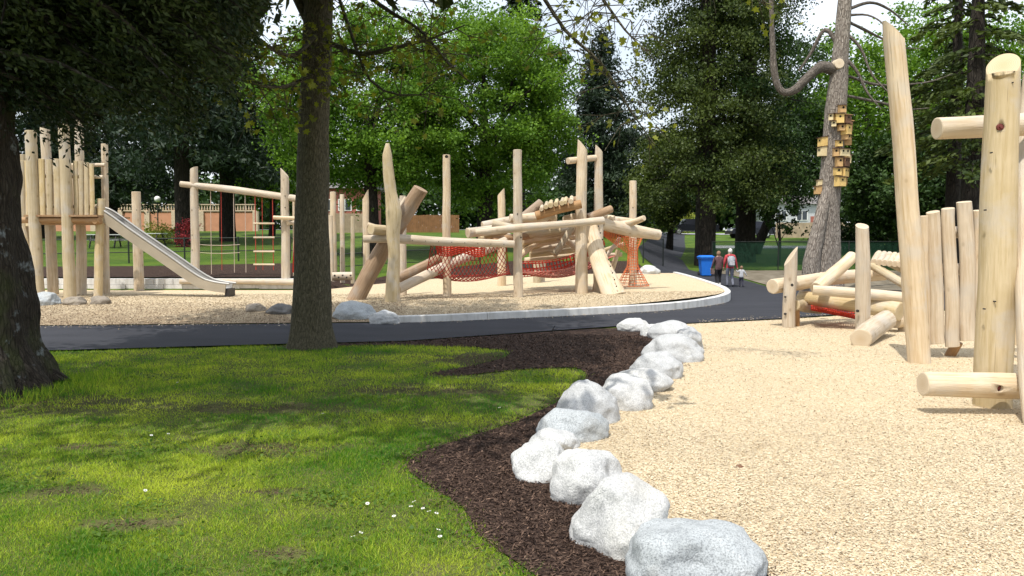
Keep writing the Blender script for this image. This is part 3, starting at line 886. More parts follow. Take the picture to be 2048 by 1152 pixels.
def board_fence(xa, ya, xb, yb, h, n, mat, label):
    za, zb = terrain(xa, ya), terrain(xb, yb)
    f = thing('board_fence', (xa, ya, za), label, 'fence')
    A, B = Vector((xa, ya, za)), Vector((xb, yb, zb))
    ang = math.atan2(yb - ya, xb - xa)
    R = Matrix.Rotation(ang, 3, 'Z')
    first = None
    w = (B - A).length / n
    for i in range(n):
        p = A.lerp(B, (i + .5) / n)
        if first is None:
            mb = MB(); mb.box((0, 0, h / 2), (w * .93, .03, h), 0)
            first = mb.build('board', M[mat], f, False); o = first
        else:
            o = first.copy(); COL.objects.link(o); o.parent = f
        o.rotation_euler = (0, 0, ang)
        o.location = p + Vector((0, random.uniform(-.01, .01), -.1 + random.uniform(-.03, .03))) - origin(f)
    for zz in (.35, h - .3):
        mb = MB(); mb.tube([A + Vector((0, .05, zz)), B + Vector((0, .05, zz))], [.05, .05], 4, 0); mb.build('rail', M[mat], f)
    return f
board_fence(-19.5, 74, -13.5, 76, 1.9, 40, 'board', 'grey brown board fence seen between the slim posts, left of the maples')
board_fence(-10.5, 76, -5.0, 76, 1.75, 30, 'board_warm', 'warm brown board fence under the maples behind the second post')
board_fence(27.6, 84, 43, 83, 1.7, 96, 'board', 'tan board fence beyond the lawn behind the snag trunk')

def house(loc, size, label, wall, roofm, nwin, rz=0):
    t = thing('house', loc, label, 'house')
    x, y, z = loc; w, dpt, h = size
    mb = MB(); mb.box((x, y, z + h / 2), (w, dpt, h), 0); mb.build('wall', M[wall], t)
    mb = MB(); rh = w * .16
    e = .5
    mb.add([(x - w / 2 - e, y - dpt / 2 - e, z + h), (x + w / 2 + e, y - dpt / 2 - e, z + h), (x + w / 2 + e, y + dpt / 2 + e, z + h), (x - w / 2 - e, y + dpt / 2 + e, z + h), (x - w / 2 - e, y, z + h + rh), (x + w / 2 + e, y, z + h + rh)],
           [(0, 1, 5, 4), (2, 3, 4, 5), (0, 4, 3), (1, 2, 5), (0, 3, 2, 1)], 0)
    rf = mb.build('roof', M[roofm], t)
    for i in range(nwin):
        wx = x - w / 2 + (i + .5) * w / nwin
        mb = MB(); mb.box((wx, y - dpt / 2 - .03, z + h * .6), (1.5, .1, 1.3), 0); wi = mb.build('window', M['white'], t)
        for s in (-1, 1):
            mb = MB(); mb.box((wx + s * .34, y - dpt / 2 - .085, z + h * .6), (.58, .03, 1.1), 0); mb.build('pane', M['pane'], wi)
    mb = MB(); mb.box((x + w * .2, y - dpt / 2 - .04, z + 1.02), (.95, .1, 2.05), 0); dr = mb.build('door', M['house_red'], t)
    mb = MB(); mb.tube([(x + w * .2 + .35, y - dpt / 2 - .09, z + 1), (x + w * .2 + .35, y - dpt / 2 - .15, z + 1)], [.03, .03], 6, 0); mb.build('handle', M['chrome'], dr)
house((37, 106, terrain(37, 106)), (8, 7, 3.6), 'pale grey house beyond the road behind the slim young tree', 'house_pale', 'roof_grey', 3)
house((-19.5, 92, terrain(-19.5, 92)), (8, 6, 4.6), 'house with red and white front beyond the slim posts', 'house_red', 'roof_grey', 4)

# ------------------------------------------------------------------ fences of posts and mesh
def mesh_mat(name, col, alpha):
    m, nt, b = newmat(name)
    b.inputs['Base Color'].default_value = c4(col)
    b.inputs['Roughness'].default_value = .7
    p = pos(nt)
    s = node(nt, 'SeparateXYZ', {'Vector': p})
    def line(a, sg):
        q = node(nt, 'Math', {0: a, 1: node(nt, 'Math', {0: s.outputs['Z'], 1: sg}, operation='MULTIPLY').outputs[0]}, operation='ADD').outputs[0]
        fr = node(nt, 'Math', {0: node(nt, 'Math', {0: q, 1: 14.0}, operation='MULTIPLY').outputs[0]}, operation='FRACT').outputs[0]
        return node(nt, 'Math', {0: fr, 1: alpha}, operation='LESS_THAN').outputs[0]
    f = node(nt, 'Math', {0: line(s.outputs['X'], 1.0), 1: line(s.outputs['X'], -1.0)}, operation='MAXIMUM').outputs[0]
    mx = node(nt, 'MixShader', {0: f, 1: node(nt, 'BsdfTransparent').outputs[0], 2: b.outputs[0]})
    nt.links.new(mx.outputs[0], nt.nodes['Material Output'].inputs[0])
    M[name] = m
mesh_mat('mesh_green', (.008, .045, .022), .30)
mesh_mat('mesh_black', (.012, .014, .013), .09)
def mesh_fence(pts, h, spacing, mat, label, mid=False, rails=True):
    P = [Vector((x, y, terrain(x, y))) for x, y in pts]
    f = thing('mesh_fence', P[0], label, 'fence')
    for a, b in zip(P, P[1:]):
        n = max(1, round((b - a).length / spacing))
        for i in range(n):
            p, q = a.lerp(b, i / n), a.lerp(b, (i + 1) / n)
            p.z, q.z = terrain(p.x, p.y), terrain(q.x, q.y)
            mb = MB(); mb.tube([p - Vector((0, 0, .2)), p + Vector((0, 0, h + .05))], [.035, .035], 6, 0); mb.build('post', M['fence_metal'], f)
            mb = MB(); mb.tube([p + Vector((0, 0, h)), q + Vector((0, 0, h))], [.024, .024], 5, 0)
            mb.build('rail', M['fence_metal'], f)
            if mid:
                mb = MB(); mb.tube([p + Vector((0, 0, h * .45)), q + Vector((0, 0, h * .45))], [.02, .02], 5, 0); mb.build('rail', M['fence_metal'], f)
            mb = MB()
            mb.add([p + Vector((0, .02, .05)), q + Vector((0, .02, .05)), q + Vector((0, .02, h)), p + Vector((0, .02, h))], [(0, 1, 2, 3)], 0)
            mb.build('wire_mesh', M[mat], f)
        p = b
    mb = MB(); mb.tube([P[-1] - Vector((0, 0, .2)), P[-1] + Vector((0, 0, h + .05))], [.035, .035], 6, 0); mb.build('post', M['fence_metal'], f)
    return f
mesh_fence([(11.6, 46.4), (15.5, 46.6), (32, 46.8)], 1.7, 3.9, 'mesh_green', 'dark green mesh fence across the lawn right of the blue bin')
mesh_fence([(6.8, 41.5), (8.4, 44.5)], 1.5, 3.4, 'mesh_black', 'short dark mesh fence panel beside the far path, right of the orange net')
mesh_fence([(-24, 30.5), (-1.5, 37.5)], 1.0, 2.2, 'mesh_black', 'low dark rail fence between the mulch and the left lawn', mid=True)

# ------------------------------------------------------------------ vehicles
def vehicle(name, px, d, label, paint, kind, cat, heading=0.0, x=None):
    b = at(px, d) if x is None else (x, d, terrain(x, d))
    t = thing(name, b, label, cat)
    t.rotation_euler = (0, 0, heading)
    L, Wd = (5.6, 1.95) if kind == 'pickup' else (4.7, 1.85)
    if kind == 'pickup':
        prof = [(-2.8, .45), (-2.8, 1.12), (-.55, 1.16), (-.35, 1.78), (.95, 1.80), (1.55, 1.18), (2.65, 1.05), (2.8, .85), (2.8, .42)]
        glass = [(-.40, 1.20), (-.22, 1.70), (.90, 1.72), (1.40, 1.20)]
    else:
        prof = [(-2.3, .45), (-2.35, 1.0), (-2.1, 1.62), (-1.6, 1.70), (.5, 1.70), (1.2, 1.08), (2.2, .95), (2.35, .75), (2.35, .42)]
        glass = [(-1.95, 1.08), (-1.75, 1.58), (.45, 1.60), (1.02, 1.10)]
    mb = MB()
    n = len(prof)
    vs = [(p[0], -Wd / 2 * (1 if p[1] < 1.2 else .86), p[1]) for p in prof] + [(p[0], Wd / 2 * (1 if p[1] < 1.2 else .86), p[1]) for p in prof]
    mb.add(vs, [tuple(range(n - 1, -1, -1)), tuple(range(n, 2 * n))] + [(i, (i + 1) % n, n + (i + 1) % n, n + i) for i in range(n)], 0)
    body = mb.build('body', M[paint], t, False)
    for s in (-1, 1):
        mb = MB()
        y = s * (Wd / 2 * .935 + .012)
        yt = s * (Wd / 2 * .86 + .012)
        yb = s * (Wd / 2 * .97 + .012)
        q = [(glass[0][0], yb, glass[0][1]), (glass[1][0], yt, glass[1][1]), (glass[2][0], yt, glass[2][1]), (glass[3][0], yb, glass[3][1])]
        mb.add(q, [(0, 1, 2, 3) if s > 0 else (3, 2, 1, 0)], 0)
        mb.build('side_window', M['pane'], t, False)
        for wx in (-L * .31, L * .31):
            mb = MB()
            mb.tube([(wx, s * (Wd / 2 - .22), .36), (wx, s * (Wd / 2 + .02), .36)], [.36, .36], 16, 0)
            wh = mb.build('wheel', M['rubber'], t, False)
            mb = MB(); mb.tube([(wx, s * (Wd / 2 + .0225), .36), (wx, s * (Wd / 2 + .04), .36)], [.22, .20], 10, 0)
            mb.build('rim', M['chrome'], wh, False)
        mb = MB(); mb.box((L / 2 - .02, s * .68, .82), (.12, .32, .16), 0); mb.build('headlight', M['lamp_white'], t, False)
        mb = MB(); mb.box((-L / 2 + .02, s * .78, .9), (.1, .2, .26), 0); mb.build('tail_light', M['car_red'], t, False)
    for z, xx in ((.5, L / 2 - .02), (.5, -L / 2 + .02)):
        mb = MB(); mb.box((xx, 0, z), (.14, Wd * .94, .2), 0); mb.build('bumper', M['iron'], t, False)
    mb = MB()
    g = glass[3], glass[2]
    mb.add([(prof[5 if kind == 'pickup' else 5][0] - .03, -.78, 1.22 if kind == 'pickup' else 1.12), (prof[5][0] - .03, .78, 1.22 if kind == 'pickup' else 1.12), (prof[4][0] + .06, .7, 1.72 if kind == 'pickup' else 1.64), (prof[4][0] + .06, -.7, 1.72 if kind == 'pickup' else 1.64)], [(0, 1, 2, 3)], 0)
    mb.build('windscreen', M['pane'], t, False)
    return t
vehicle('pickup_truck', 1384, 91.5, 'black pickup truck parked by the far road left of the cedar trunks', 'car_black', 'pickup', 'truck', math.pi)
vehicle('parked_car', 1499, 83.5, 'dark blue car parked beyond the lawn right of the cedar trunks', 'car_blue', 'suv', 'car', math.pi + .15)

# ------------------------------------------------------------------ lawn furniture on the left
def picnic_table(px, d, label, rz):
    b = at(px, d)
    t = thing('picnic_table', b, label, 'table'); t.rotation_euler = (0, 0, rz)
    for i in range(5):
        mb = MB(); mb.box((0, -.32 + i * .16, .75), (1.9, .145, .04), 0); mb.build('top_board', M['table_grey'], t, False)
    for s in (-1, 1):
        for k in range(2):
            mb = MB(); mb.box((0, s * (.68 + k * .15), .45), (1.9, .135, .04), 0); mb.build('seat_board', M['table_grey'], t, False)
        for e in (-.65, .65):
            mb = MB(); mb.tube([(e, s * .7, 0), (e, s * .25, .73)], [.045, .045], 4, 0); mb.build('leg', M['iron'], t, False)
    for e in (-.65, .65):
        mb = MB(); mb.box((e + .06, 0, .405), (.06, 1.6, .05), 0); mb.build('brace', M['iron'], t, False)
picnic_table(212, 46, 'pale grey picnic table on the left lawn behind the slide top', .2)
picnic_table(300, 48, 'pale picnic table on the left lawn behind the slide middle', -.1)
lp = at(318, 58)
t = thing('globe_lamp', lp, 'white globe lamp on a thin dark post above the garden wall', 'lamp')
mb = MB(); mb.tube([Vector(lp) - Vector((0, 0, .2)), Vector(lp) + Vector((0, 0, 2.75))], [.05, .04], 8, 0); mb.build('pole', M['fence_metal'], t)
mb = MB(); zc = Vector(lp) + Vector((0, 0, 2.92))
mb.tube([zc + Vector((0, 0, .22 * math.cos(a))) for a in np.linspace(math.pi, 0, 9)], [max(.02, .22 * math.sin(a)) for a in np.linspace(math.pi, 0, 9)], 12, 0); mb.build('globe', M['lamp_white'], t)

# ------------------------------------------------------------------ recycling bin
bp = at(1411, 41.5)
t = thing('recycling_bin', bp, 'bright blue wheeled recycling bin in front of the cedar trunk', 'bin')
mb = MB(); B = Vector(bp)
def ringbox(z, w, d, y=0): return [B + Vector((sx * w / 2, y + sy * d / 2, z)) for sx, sy in ((-1, -1), (1, -1), (1, 1), (-1, 1))]
vs = ringbox(.06, .46, .50) + ringbox(.9, .62, .68) + ringbox(.9, .70, .76) + ringbox(.97, .70, .76)
mb.add(vs, [(3, 2, 1, 0)] + [(k * 4 + i, k * 4 + (i + 1) % 4, k * 4 + 4 + (i + 1) % 4, k * 4 + 4 + i) for k in range(3) for i in range(4)] + [(12, 13, 14, 15)], 0)
mb.build('body', M['plastic_blue'], t)
mb = MB(); vs = ringbox(.975, .74, .82) + ringbox(1.02, .74, .82) + ringbox(1.09, .52, .6)
mb.add(vs, [(3, 2, 1, 0)] + [(k * 4 + i, k * 4 + (i + 1) % 4, k * 4 + 4 + (i + 1) % 4, k * 4 + 4 + i) for k in range(2) for i in range(4)] + [(8, 9, 10, 11)], 0)
mb.build('lid', M['plastic_blue'], t)
mb = MB(); mb.tube([B + Vector((-.28, .44, .98)), B + Vector((.28, .44, .98))], [.022, .022], 6, 0); mb.build('handle', M['plastic_blue'], t)
for s in (-1, 1):
    mb = MB(); mb.tube([B + Vector((s * .26, .22, .12)), B + Vector((s * .33, .22, .12))], [.13, .13], 12, 0); mb.build('wheel', M['rubber'], t)

# ================================================================== BARE SNAG WITH BIRDHOUSES
SD = 33.0
sb = W(1645, 578, SD); sb.z = terrain(sb.x, sb.y)
snag = thing('bare_snag_tree', sb, 'bare grey dead tree trunk hung with birdhouses beside the path', 'tree')
mb = MB()
def sp(*p): return [W(a, b, SD + c) for a, b, c in p]
trunk_mb(mb, [sb - Vector((0, 0, .4))] + sp((1648, 540, 0), (1655, 430, 0), (1664, 330, 0), (1672, 220, 0), (1680, 120, 0), (1690, 0, 0), (1700, -140, 0)), [.95, .66, .46, .42, .42, .33, .27, .2], 18, .4, .08, 3, .10)
trunk_mb(mb, [sb + Vector((-.25, -.35, -.4))] + sp((1622, 545, -.5), (1638, 450, -.42), (1654, 385, -.25), (1660, 350, 0)), [.5, .36, .26, .22, .1], 12, .4, .09, 5)
mb.build('trunk', M['bark_snag'], snag)
for P, r in ((((1672, 140, 0), (1640, 135, -.3), (1612, 158, -.6), (1585, 182, -.8), (1562, 183, -.9), (1549, 150, -.9), (1545, 80, -.8), (1541, -40, -.7)), [.33, .27, .23, .2, .17, .15, .13, .1]),
             (((1680, 95, 0), (1650, 60, .3), (1620, 110, .5), (1598, 142, .6)), [.12, .1, .08, .06]),
             (((1686, 60, 0), (1720, 95, -.3), (1745, 150, -.6), (1780, 188, -.9)), [.09, .07, .05, .03]),
             (((1690, 115, 0), (1712, 140, -.3), (1735, 185, -.5), (1762, 218, -.7)), [.10, .08, .06, .03]),
             (((1692, 20, 0), (1740, 5, .4), (1780, 20, .8), (1818, 52, 1.0)), [.10, .08, .06, .03]),
             (((1693, 30, 0), (1735, 30, -.4), (1766, 48, -.8), (1772, 75, -1.0)), [.07, .05, .04, .02]),
             (((1688, 150, 0), (1760, 170, .8), (1850, 165, 1.6), (1905, 148, 2.2)), [.08, .06, .04, .02]),
             (((1684, 190, 0), (1760, 205, .6), (1815, 218, 1.2), (1858, 216, 1.6)), [.08, .06, .04, .02]),
             (((1690, 40, 0), (1760, 75, 1.0), (1800, 95, 1.4), (1846, 97, 1.8)), [.08, .06, .04, .02])):
    mb = MB()
    trunk_mb(mb, sp(*P), [q * .8 for q in r], 10, .16, .26, random.random() * 9)
    mb.build('limb', M['bark_limb'], snag)
mb = MB(); c = W(1679, 128, SD - .36)
mb.tube([c + Vector((0, .35, 0)), c + Vector((0, 0, .02))], [.24, .20], 14, 0)
mb.build('cut_limb_end', M['log_end'], snag)
BH = [
 (1673, 222, 9, 14, 'house_tan', 'topmost small weathered birdhouse on the bare snag'),
 (1656, 237, 7, 12, 'house_cream', 'small cream birdhouse at the upper left of the top cluster on the snag'),
 (1668, 240, 12, 18, 'house_yellow', 'bright yellow birdhouse in the top row, left of the dark brown one'),
 (1682, 241, 12, 16, 'house_brown', 'dark brown birdhouse in the top row of the snag cluster'),
 (1659, 251, 7, 10, 'house_cream', 'tiny cream birdhouse under the upper left one of the top cluster'),
 (1684, 261, 13, 20, 'house_yellow', 'tall yellow birdhouse directly under the dark brown top row one'),
 (1671, 259, 8, 11, 'house_tan', 'small tan birdhouse left of the tall yellow one in the top cluster'),
 (1695, 252, 7, 20, 'house_brown', 'narrow brown birdhouse at the right edge of the top cluster'),
 (1684, 277, 11, 9, 'house_tan', 'low wide tan birdhouse under the tall yellow one'),
 (1693, 283, 8, 14, 'house_tan', 'narrow tan birdhouse at the lower right of the top cluster'),
 (1643, 284, 11, 17, 'house_yellow', 'yellow birdhouse standing out at the left side of the trunk, upper of two'),
 (1642, 303, 10, 17, 'house_cream', 'cream birdhouse at the left side of the trunk, lower of two'),
 (1667, 290, 8, 11, 'house_yellow', 'little yellow birdhouse alone above the wide tan one mid trunk'),
 (1661, 307, 8, 15, 'house_tan', 'narrow tan birdhouse left of the wide one mid trunk'),
 (1676, 307, 19, 14, 'house_cream', 'widest cream birdhouse with two holes in mid cluster'),
 (1692, 318, 7, 16, 'house_cream', 'narrow cream birdhouse on the right edge of the mid cluster'),
 (1681, 325, 16, 17, 'house_brown', 'broad dark brown birdhouse in the lower half of the cluster'),
 (1667, 326, 8, 17, 'house_tan', 'narrow tan birdhouse left of the broad dark brown one'),
 (1664, 345, 9, 14, 'house_yellow', 'small yellow birdhouse under the narrow tan one, lower cluster'),
 (1680, 345, 17, 17, 'house_yellow', 'broad yellow birdhouse under the broad dark brown one'),
 (1670, 364, 14, 18, 'house_yellow', 'lowest big yellow birdhouse on the front of the snag'),
 (1684, 362, 9, 14, 'house_tan', 'tan birdhouse right of the lowest big yellow one'),
 (1638, 366, 5, 12, 'house_cream', 'thin cream birdhouse low on the left side of the trunk'),
 (1634, 380, 7, 15, 'house_tan', 'lowest tan birdhouse hanging on the left side of the trunk'),
]
for px, py, w, h, mt, lab in BH:
    cx = np.interp(py, [220, 330, 430], [1673, 1664, 1655])
    rad = .43
    c0 = W(px, py, SD)
    axis = W(cx, py, SD)
    dx = max(-1.35, min(1.35, (c0.x - axis.x) / rad))
    a = math.asin(max(-1, min(1, dx))) * .85
    ww, hh, dd = 1.24 * w * SD / FPX, 1.14 * h * SD / FPX, .28
    yy = SD - math.sqrt(max(0, rad * rad - min(rad * rad, (c0.x - axis.x) ** 2))) - dd * .42
    t = thing('birdhouse', (c0.x, yy, c0.z - hh / 2), lab, 'birdhouse', 'birdhouses hung on the bare snag')
    t.rotation_euler = (0, 0, a)
    mb = MB()
    mb.add([(-ww / 2, -dd / 2, 0), (ww / 2, -dd / 2, 0), (ww / 2, dd / 2, 0), (-ww / 2, dd / 2, 0), (-ww / 2, -dd / 2, hh * .86), (ww / 2, -dd / 2, hh * .86), (ww / 2, dd / 2, hh), (-ww / 2, dd / 2, hh)],
           [(3, 2, 1, 0), (4, 5, 6, 7), (0, 1, 5, 4), (1, 2, 6, 5), (2, 3, 7, 6), (3, 0, 4, 7)], 0)
    mb.build('box', M[mt], t, False)
    mb = MB()
    R = Matrix.Rotation(math.atan2(hh * .14, dd), 3, 'X')
    mb.box((0, -.02, hh * .93 + .012), (ww + .05, dd + .09, .022), 0, R)
    mb.build('roof', M['roof_wood' if mt != 'house_brown' else 'house_tan'], t, False)
    for hx in ((-.25, .25) if w > 15 else (0,)):
        mb = MB(); mb.tube([(hx * ww, -dd / 2 - .001, hh * .6), (hx * ww, -dd / 2 - .006, hh * .6)], [min(.045, ww * .22)] * 2, 10, 0)
        mb.build('entrance_hole', M['hole'], t, False)

# ================================================================== NEAR TREES
# left: conifer with flared base; drooping boughs over the left of the view
LT = Vector((-6.2, 9.3, 0))
ltree = thing('cedar_tree', LT, 'nearest dark conifer at the left edge with flared roots and drooping dark boughs', 'tree')
mb = MB()
trunk_mb(mb, [LT + Vector((0, 0, -.3)), LT + Vector((0, 0, .12)), LT + Vector((0, 0, .45)), LT + Vector((0, 0, 1.0)), LT + Vector((-.03, 0, 2.2)), LT + Vector((-.05, 0, 5)), LT + Vector((0, 0, 15))], [.72, .63, .53, .485, .46, .43, .1], 36, .10, .16, 4, .16)
for i in range(9):
    a = i / 9 * math.tau + random.uniform(-.2, .2)
    e = LT + Vector((math.cos(a) * 1.0, math.sin(a) * 1.0, -.12))
    trunk_mb(mb, [LT + Vector((math.cos(a) * .33, math.sin(a) * .33, .62)), LT + Vector((math.cos(a) * .56, math.sin(a) * .56, .2)), e], [.17, .15, .05], 10, .1, .18, i * 1.7)
mb.build('trunk', M['bark_cedar'], ltree)
mb = MB()
Cs, Ds, Ts = [], [], []
def spray(s, e, sag, n, leafspread, hang, tint0):
    """flat drooping spray of foliage from s to e"""
    s, e = np.array(s), np.array(e)
    u = rng.random(n) ** .8
    p = s + (e - s) * u[:, None]
    p[:, 2] += -sag * u ** 2
    dirh = (e - s) / np.linalg.norm(e - s)
    side = np.cross(dirh, [0, 0, 1.0]); side /= max(1e-6, np.linalg.norm(side))
    wdt = leafspread * (1.1 - .8 * np.abs(u - .45))
    p += side * (rng.uniform(-1, 1, n) * wdt)[:, None]
    p[:, 2] -= np.abs(rng.normal(size=n)) * hang * (.3 + .7 * u)
    d = dirh * .5 + side * rng.normal(size=(n, 1)) * .7 + np.array([0, 0, -1]) * (.1 + .5 * rng.random((n, 1))) + rng.normal(size=(n, 3)) * .35
    Cs.append(p); Ds.append(d); Ts.append(np.clip(tint0 + rng.normal(size=n) * .2, 0, 1))
    mb.tube([Vector(s), Vector(s + (e - s) * .5) - Vector((0, 0, sag * .25)), Vector(e) - Vector((0, 0, sag))], [.035, .022, .006], 5, 0)
BX = [-6.4, -5.75, -5.45, -5.1, -4.92, -4.75, -4.3, -3.9, -3.5, -3.15, -2.9, -2.7]
BZ = [3.15, 2.98, 3.0, 2.80, 2.45, 2.85, 2.95, 2.95, 3.0, 3.25, 3.7, 4.2]
# boughs in view: each hangs to its own height
for i in range(210):
    d = random.uniform(8.3, 11.8)
    x = random.uniform(-6.3, -2.75) * d / 9.5
    zl = float(np.interp(x * 9.5 / d, BX, BZ)) 
    zl = CAMZ + (zl - CAMZ) * d / 9.5
    z = zl + .25 + random.random() ** 1.1 * 3.0
    sag = random.uniform(.25, .6)
    e = (x, d, z + sag)
    L = random.uniform(1.0, 1.7)
    a = math.atan2(e[1] - LT.y, e[0] - LT.x) + random.uniform(-.5, .5)
    s = (x - math.cos(a) * L, d - math.sin(a) * L, z + sag + random.uniform(.1, .5))
    spray(s, e, sag, 420, .34, .26, random.random() * .8)
# boughs above the frame (they shade the lawn and the near trunk)
for i in range(390):
    a = random.random() * math.tau
    R = 5.6 * random.random() ** .6 + .4
    z = random.uniform(5.4, 13.0)
    R *= (1 - (z - 5.4) / 16)
    e = (LT.x + 1.5 + math.cos(a) * R, LT.y - .95 + math.sin(a) * R, z)
    L = random.uniform(1.0, 2.2)
    s = (e[0] - math.cos(a) * L, e[1] - math.sin(a) * L, z + .4)
    spray(s, e, .5, 60, .75, .4, random.random())
mb.build('bough', M['bark_cedar'], ltree)
C = np.concatenate(Cs); n = len(C)
big = (C[:, 2] > 5.3)
leaves('crown', C, np.where(big, .34, .085) * (.6 + .8 * rng.random(n)), np.where(big, .15, .030) * (.6 + .8 * rng.random(n)), M['leaf_cedar'], ltree, D=np.concatenate(Ds), tint=np.concatenate(Ts))

# second near tree: bare maple trunk on the lawn, sparse young leaves overhead
MT = G(614, 701); MT.y += .3
mtree = thing('maple_tree', MT, 'near maple trunk standing on the lawn with sparse young leaves above', 'tree')
mb = MB()
D2 = MT.y
trunk_mb(mb, [MT + Vector((0, 0, -.3)), MT + Vector((0, 0, .05)), MT + Vector((0, 0, .35)), W(624, 520, D2), W(625, 330, D2), W(634, 120, D2), W(640, -60, D2), W(648, -500, D2)], [.48, .40, .335, .285, .255, .235, .22, .12], 28, .15, .07, 6, .05)
mb.build('trunk', M['bark_maple'], mtree)
def limb(P, r, leafn, spread, young=True, start=.15, sub=7, hang=.5):
    """a limb with side twigs and loose leaves; P in world coordinates"""
    mb = MB()
    trunk_mb(mb, P, [q * .68 for q in r], 7, .25, .14, random.random() * 9)
    Q, par = curve_pts(P, .15)
    ends = []
    for i in range(int(sub * 1.8)):
        k = int(len(Q) * (start + (1 - start) * random.random())) - 1
        q = Q[max(0, k)]
        v = Vector((random.gauss(0, 1), random.gauss(0, .7), random.gauss(-.35 * hang, .55))).normalized() * spread * random.uniform(.5, 1.3)
        m_ = q + v * .5 + Vector((0, 0, .08))
        e = q + v - Vector((0, 0, .12 * hang))
        mb.tube([q, m_, e], [.009, .006, .003], 4, 0)
        ends += [(m_, e)]
        for _ in range(2):
            e2 = m_ + Vector((random.gauss(0, 1), random.gauss(0, .7), random.gauss(-.3 * hang, .5))).normalized() * spread * .6
            mb.tube([m_, e2], [.007, .003], 3, 0)
            ends.append((m_, e2))
    mb.build('limb', M['bark_maple'], mtree)
    Cc = []
    for _ in range(leafn):
        a, e = random.choice(ends)
        c = a.lerp(e, random.random() ** .5) + Vector((random.gauss(0, .07), random.gauss(0, .07), random.gauss(-.04, .06)))
        Cc.append(c)
    return np.array(Cc)
LC = []
LC.append(limb([W(645, 80, D2), W(720, 108, D2 - .6), W(790, 95, D2 - 1.2), W(860, 78, D2 - 1.6), W(930, 50, D2 - 2)], [.07, .055, .04, .03, .012], 190, .8, sub=12))
LC.append(limb([W(640, 60, D2), W(590, 110, D2 - 1.0), W(540, 95, D2 - 1.8), W(480, 60, D2 - 2.2), W(420, 30, D2 - 2.6)], [.06, .045, .035, .025, .01], 170, .8, sub=12))
LC.append(limb([W(625, 150, D2 - .2), W(560, 175, D2 - 1.6), W(500, 165, D2 - 2.3), W(440, 150, D2 - 2.8), W(380, 170, D2 - 3.0)], [.045, .035, .028, .018, .008], 170, .75, sub=12))
LC.append(limb([W(655, -80, D2), W(760, 10, D2 - .5), W(840, 60, D2 - 1.0), W(900, 130, D2 - 1.6), W(960, 180, D2 - 1.9)], [.07, .05, .035, .022, .008], 170, .9, sub=12))
LC.append(limb([W(655, -180, D2), W(850, -130, D2 - .5), W(1050, -40, D2 - 1.0), W(1130, 60, D2 - 1.2), W(1205, 130, D2 - 1.4), W(1260, 220, D2 - 1.5), W(1310, 290, D2 - 1.6)], [.10, .08, .05, .04, .03, .02, .008], 130, .7, start=.5, sub=20, hang=1.0))
LC.append(limb([W(850, -190, D2 - .6), W(1060, -120, D2 - 1.4), W(1180, -30, D2 - 1.8), W(1250, 60, D2 - 2.0), W(1300, 110, D2 - 2.2)], [.06, .05, .035, .02, .008], 70, .7, start=.55, sub=16, hang=1.0))
LC.append(limb([W(1000, -100, D2 - 1.5), W(1250, -80, D2 - 2.0), W(1450, -40, D2 - 2.6), W(1540, 10, D2 - 3.0)], [.04, .03, .02, .008], 60, .55, start=.75, sub=10, hang=.8))
LC.append(limb([W(660, -60, D2), W(700, 60, D2 - .3), W(740, 160, D2 - .6), W(800, 190, D2 - .9), W(880, 185, D2 - 1.2)], [.05, .04, .03, .02, .008], 150, .8, sub=12))
C = np.concatenate(LC)
leaves('young_leaves', C, .065 + .06 * rng.random(len(C)), .065 + .055 * rng.random(len(C)), M['leaf_young'], mtree, D=rng.normal(size=(len(C), 3)) - [0, 0, .5], flat=.15, lobed=True)
# upper crown, above the frame
P, Cu, tu = crown_points((MT.x - 1.8, MT.y - .3, 9.9), (5.2, 4.0, 2.8), 230, 24000, .55, .3, .1, 4.4)
mb = MB()
for k in range(12):
    q = Vector(P[random.randrange(len(P))])
    trunk_mb(mb, [MT + Vector((.1, 0, random.uniform(4.8, 7))), (MT + Vector((0, 0, 7.5))).lerp(q, .5), q], [.08, .05, .01], 6, .6, .1, k)
mb.build('limb', M['bark_maple'], mtree)
leaves('crown', Cu, .18, .15, M['leaf_young'], mtree, tint=tu, flat=.5)

# ================================================================== BOULDERS
def boulder(px, pb, w, h, mat, label, group, surf=terrain, seed=None, deep=.95, yaw=0.0, flatk=5, kz=1.0, sink=.55):
    g = G(px, pb, surf)
    Wm = w * g.y / FPX
    D = Wm * deep
    phi = math.atan((HOR and (pb - HOR)) / FPX)
    H = max(.38 * Wm, (h * g.y / FPX - D * math.sin(phi) * .55) / math.cos(phi)) * kz
    c = Vector((g.x, g.y + D * .45, surf(g.x, g.y) + H * (.5 - sink * .5)))
    sd = seed if seed is not None else random.random() * 50
    bm = bmesh.new()
    bmesh.ops.create_icosphere(bm, subdivisions=5, radius=1)
    rs = random.Random(sd)
    planes = []
    for _ in range(flatk):
        nrm = Vector((rs.gauss(0, 1), rs.gauss(0, 1), rs.gauss(.15, .8))).normalized()
        planes.append((nrm, rs.uniform(.76, .92)))
    hx, hy, hz = Wm / 2, D / 2, H * (.5 + sink * .5)
    off = Vector((sd * 3.1, sd * 1.7, sd))
    for v in bm.verts:
        p = v.co.copy()
        for nrm, dd in planes:
            k = p.dot(nrm) - dd
            if k > 0: p -= nrm * k * .85
        f = 1 +   .16 * mnoise.fractal(p * 1.25 + off, 1.1, 2.0, 3) + .012 * mnoise.fractal(p * 6 + off, .9, 2.0, 3)
        p *= f
        p = Matrix.Rotation(yaw, 3, 'Z') @ p
        v.co = Vector((p.x * hx * 1.1, p.y * hy * 1.1, p.z * hz * 1.08))
    me = bpy.data.meshes.new('boulder')
    bm.to_mesh(me); bm.free()
    for p in me.polygons: p.use_smooth = True
    me.materials.append(M[mat])
    o = bpy.data.objects.new('boulder', me)
    COL.objects.link(o)
    o.location = c
    reg(o, c)
    return tag(o, label, 'boulder', group)
BG = 'boulders edging the near wood chips'
